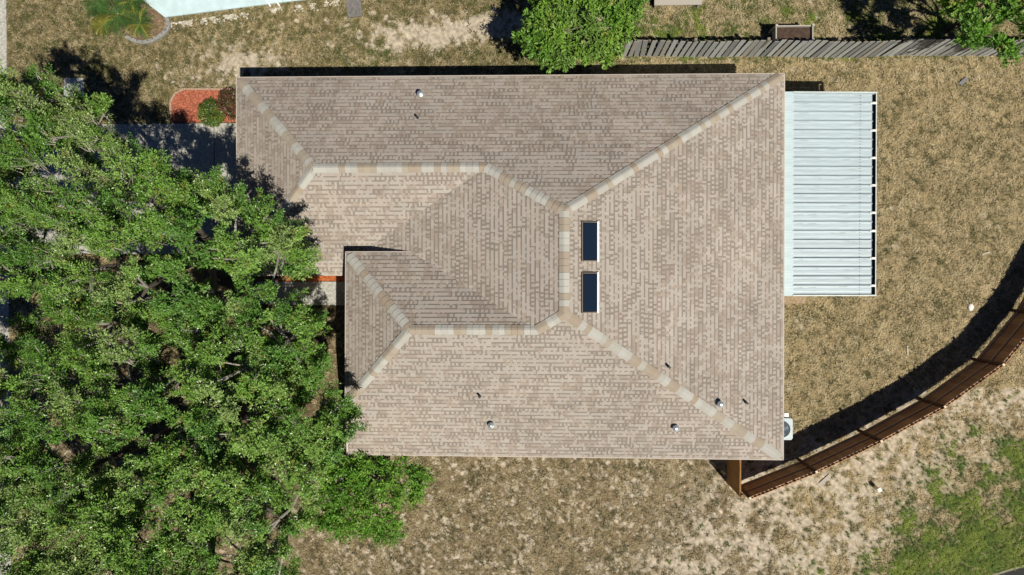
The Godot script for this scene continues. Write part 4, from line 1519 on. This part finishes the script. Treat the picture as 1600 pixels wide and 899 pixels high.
	mc.box(Vector3(0, 0.39, 0), Vector3(0.14, 0.03, 0.14), Basis(Vector3.UP, 0.5))
	put("cap", mc.mesh(m_plain), mk)


# ---------------------------------------------------------------- grass

func tuft_mesh(sd: int, blades: int, reach: float, tall: float, wide: float) -> ArrayMesh:
	var r := RandomNumberGenerator.new()
	r.seed = sd
	var b := Builder.new()
	for i in blades:
		var a := r.randf() * TAU
		var d := Vector3(cos(a), 0, sin(a))
		var s := Vector3(-d.z, 0, d.x) * wide * 0.5
		var root := Vector3(r.randf_range(-1, 1), 0, r.randf_range(-1, 1)) * reach * 0.25
		var tip := root + d * reach * r.randf_range(0.6, 1.1) + Vector3(0, tall * r.randf_range(0.3, 1.0), 0)
		var mid := root.lerp(tip, 0.5) + Vector3(0, tall * 0.35, 0)
		b.tint = Color(1, 1, 1) * r.randf_range(0.75, 1.2)
		b.tri(root - s, root + s, mid, Vector3.UP)
		b.tri(root + s, mid, mid + s * 0.5, Vector3.UP)
		b.tri(mid - s * 0.6, mid + s * 0.6, tip, Vector3.UP)
	return b.mesh(m_grass)


func make_grass() -> void:
	var keep_off := [
		poly2([-10.15, -6.66, 7.9, -6.66, 7.9, 5.62, -6.05, 5.62, -6.05, -0.55, -10.15, -0.55]),
		poly2([-23, -13.2, -20.9, -13.2, -20.85, 13, -23, 13]),
		poly2([-20.9, -6.2, -9.8, -6.2, -9.8, -1.0, -20.9, -1.0]),
		poly2([-11.0, -0.6, -6.0, -0.6, -6.0, 0.95, -11.0, 0.93]),
		poly2([-14.4, -7.5, -10.2, -7.5, -10.2, -6.1, -14.4, -6.1]),
		poly2([-18.6, -13.6, -14.56, -10.25, -10.95, -10.66, -5.0, -11.3, -5.2, -13.6]),
		poly2([7.9, -6.3, 11.3, -6.3, 11.3, 0.4, 7.9, 0.4]),
		poly2([8.8, 0.4, 10.05, 0.4, 10.05, 0.86, 8.8, 0.86]),
		poly2([15.6, 11.8, 16.5, 11.24, 17.0, 11.03, 18.17, 10.64, 20.5, 10.0, 34.0, 7.4, 34.0, 22.0, 15.0, 22.0]),
		poly2([-7.45, -10.95, -6.8, -10.95, -6.8, -10.15, -7.4, -10.15]),
		poly2([-18.6, -7.98, -17.8, -7.98, -17.8, -7.24, -18.6, -7.24]),
	]
	var kinds := [tuft_mesh(1, 7, 0.1, 0.07, 0.02), tuft_mesh(2, 5, 0.14, 0.05, 0.018), tuft_mesh(3, 9, 0.1, 0.08, 0.02)]
	var where := [[], [], []]
	var colors := [PackedColorArray(), PackedColorArray(), PackedColorArray()]
	for i in 215000:
		var x := rng.randf_range(-21.2, 18.9)
		var z := rng.randf_range(-11.9, 12.2)
		var k := cover_at(x, z)
		if rng.randf() < k.x * 0.96:
			continue
		# tufts stand in drifts
		if k.y < 0.8 and rng.randf() > 0.45 + 0.45 * n_speck.get_noise_2d(x * 0.7 + 30.0, z * 0.7) + 0.4 * k.z + k.y * 0.3:
			continue
		var q := Vector2(x, z)
		var off := false
		for pl in keep_off:
			if Geometry2D.is_point_in_polygon(q, pl):
				off = true
				break
		if off:
			continue
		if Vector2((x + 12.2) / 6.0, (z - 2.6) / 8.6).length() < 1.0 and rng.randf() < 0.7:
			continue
		var c := Color(0.3, 0.225, 0.115)
		# neighbours share a tone, so that drifts of live and dead tufts read from above
		var drift := n_speck.get_noise_2d(x * 0.8 - 60.0, z * 0.8) * 0.3 + n_mid.get_noise_2d(x - 60.0, z) * 0.32 + rng.randf_range(-0.4, 0.4)
		var live := clampf(k.y, 0.0, 1.0)
		if drift > 0.32 - 0.62 * live:
			c = Color(0.08, 0.085, 0.026).lerp(Color(0.085, 0.16, 0.018), clampf(k.y - 0.35, 0.0, 1.0))
			if k.y > 0.8:
				c = c.lerp(Color(0.22, 0.29, 0.04), clampf(0.35 + n_mid.get_noise_2d(x + 9.0, z) * 1.3, 0.0, 0.9))
		elif drift > 0.13 - 0.4 * live:
			c = Color(0.15, 0.124, 0.052)
		elif drift > -0.2:
			c = Color(0.43, 0.348, 0.195)
		else:
			c = Color(0.52, 0.435, 0.265)
		if k.y > 0.95 and drift < 0.16 - 0.4 * live and rng.randf() < 0.8:
			c = Color(0.17, 0.24, 0.035)
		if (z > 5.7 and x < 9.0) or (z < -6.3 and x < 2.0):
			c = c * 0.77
		var kind := 2 if k.y > 0.75 else rng.randi() % 2
		where[kind].append(Transform3D(Basis(Vector3.UP, rng.randf() * TAU) * Basis.from_scale(Vector3.ONE * rng.randf_range(0.6, 1.35)), Vector3(x, -0.01, z)))
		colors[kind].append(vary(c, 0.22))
	# small pale sand spots, like ant mounds and scuffs, in the thin turf south and north-west of the house
	var spot := Builder.new()
	var rr := RandomNumberGenerator.new()
	rr.seed = 5
	var ring := []
	for j in 11:
		var a := TAU * j / 11.0
		ring.append(Vector3(cos(a), 0, sin(a)) * rr.randf_range(0.6, 1.1))
	for j in 11:
		spot.tri(Vector3(0, 0.16, 0), ring[j], ring[(j + 1) % 11], Vector3.UP)
	var spots := []
	var spot_colors := PackedColorArray()
	for i in 4200:
		var p := Vector2(rng.randf_range(-9.0, 9.3), rng.randf_range(6.3, 12.0)) if i % 5 > 0 else Vector2(rng.randf_range(-16.0, 1.0), rng.randf_range(-10.4, -7.6))
		if n_mid.get_noise_2d(p.x + 20.0, p.y) + 0.3 * n_speck.get_noise_2d(p.x, p.y) < 0.06:
			continue
		if p.y < 0.0 and (rng.randf() < 0.55 or Vector2(p.x + 14.9, p.y + 10.2).length() < 1.6): continue
		var r0 := 0.035 + 0.085 * pow(rng.randf(), 2.2)
		spots.append(Transform3D(Basis(Vector3.UP, rng.randf() * TAU) * Basis.from_scale(Vector3(r0 * rng.randf_range(0.9, 1.8), r0 * 0.7, r0)), Vector3(p.x, -0.004, p.y)))
		spot_colors.append(vary(Color(0.6, 0.525, 0.41), 0.14))
	var sp := scatter("sand_spots", spot.mesh(m_ground), spots, spot_colors, self)
	tag(sp, "many small pale sand spots in the thin brown turf", "sand", "", "stuff")
	print("spots ", spots.size())
	var labels := ["dry straw grass tufts over the yards", "thin dry grass blades over the yards", "long green grass of the lush strips"]
	for j in 3:
		print("tufts ", where[j].size())
		var o := scatter(["dry_grass", "straw_grass", "green_grass"][j], kinds[j], where[j], colors[j], self)
		tag(o, labels[j], "grass", "", "stuff")
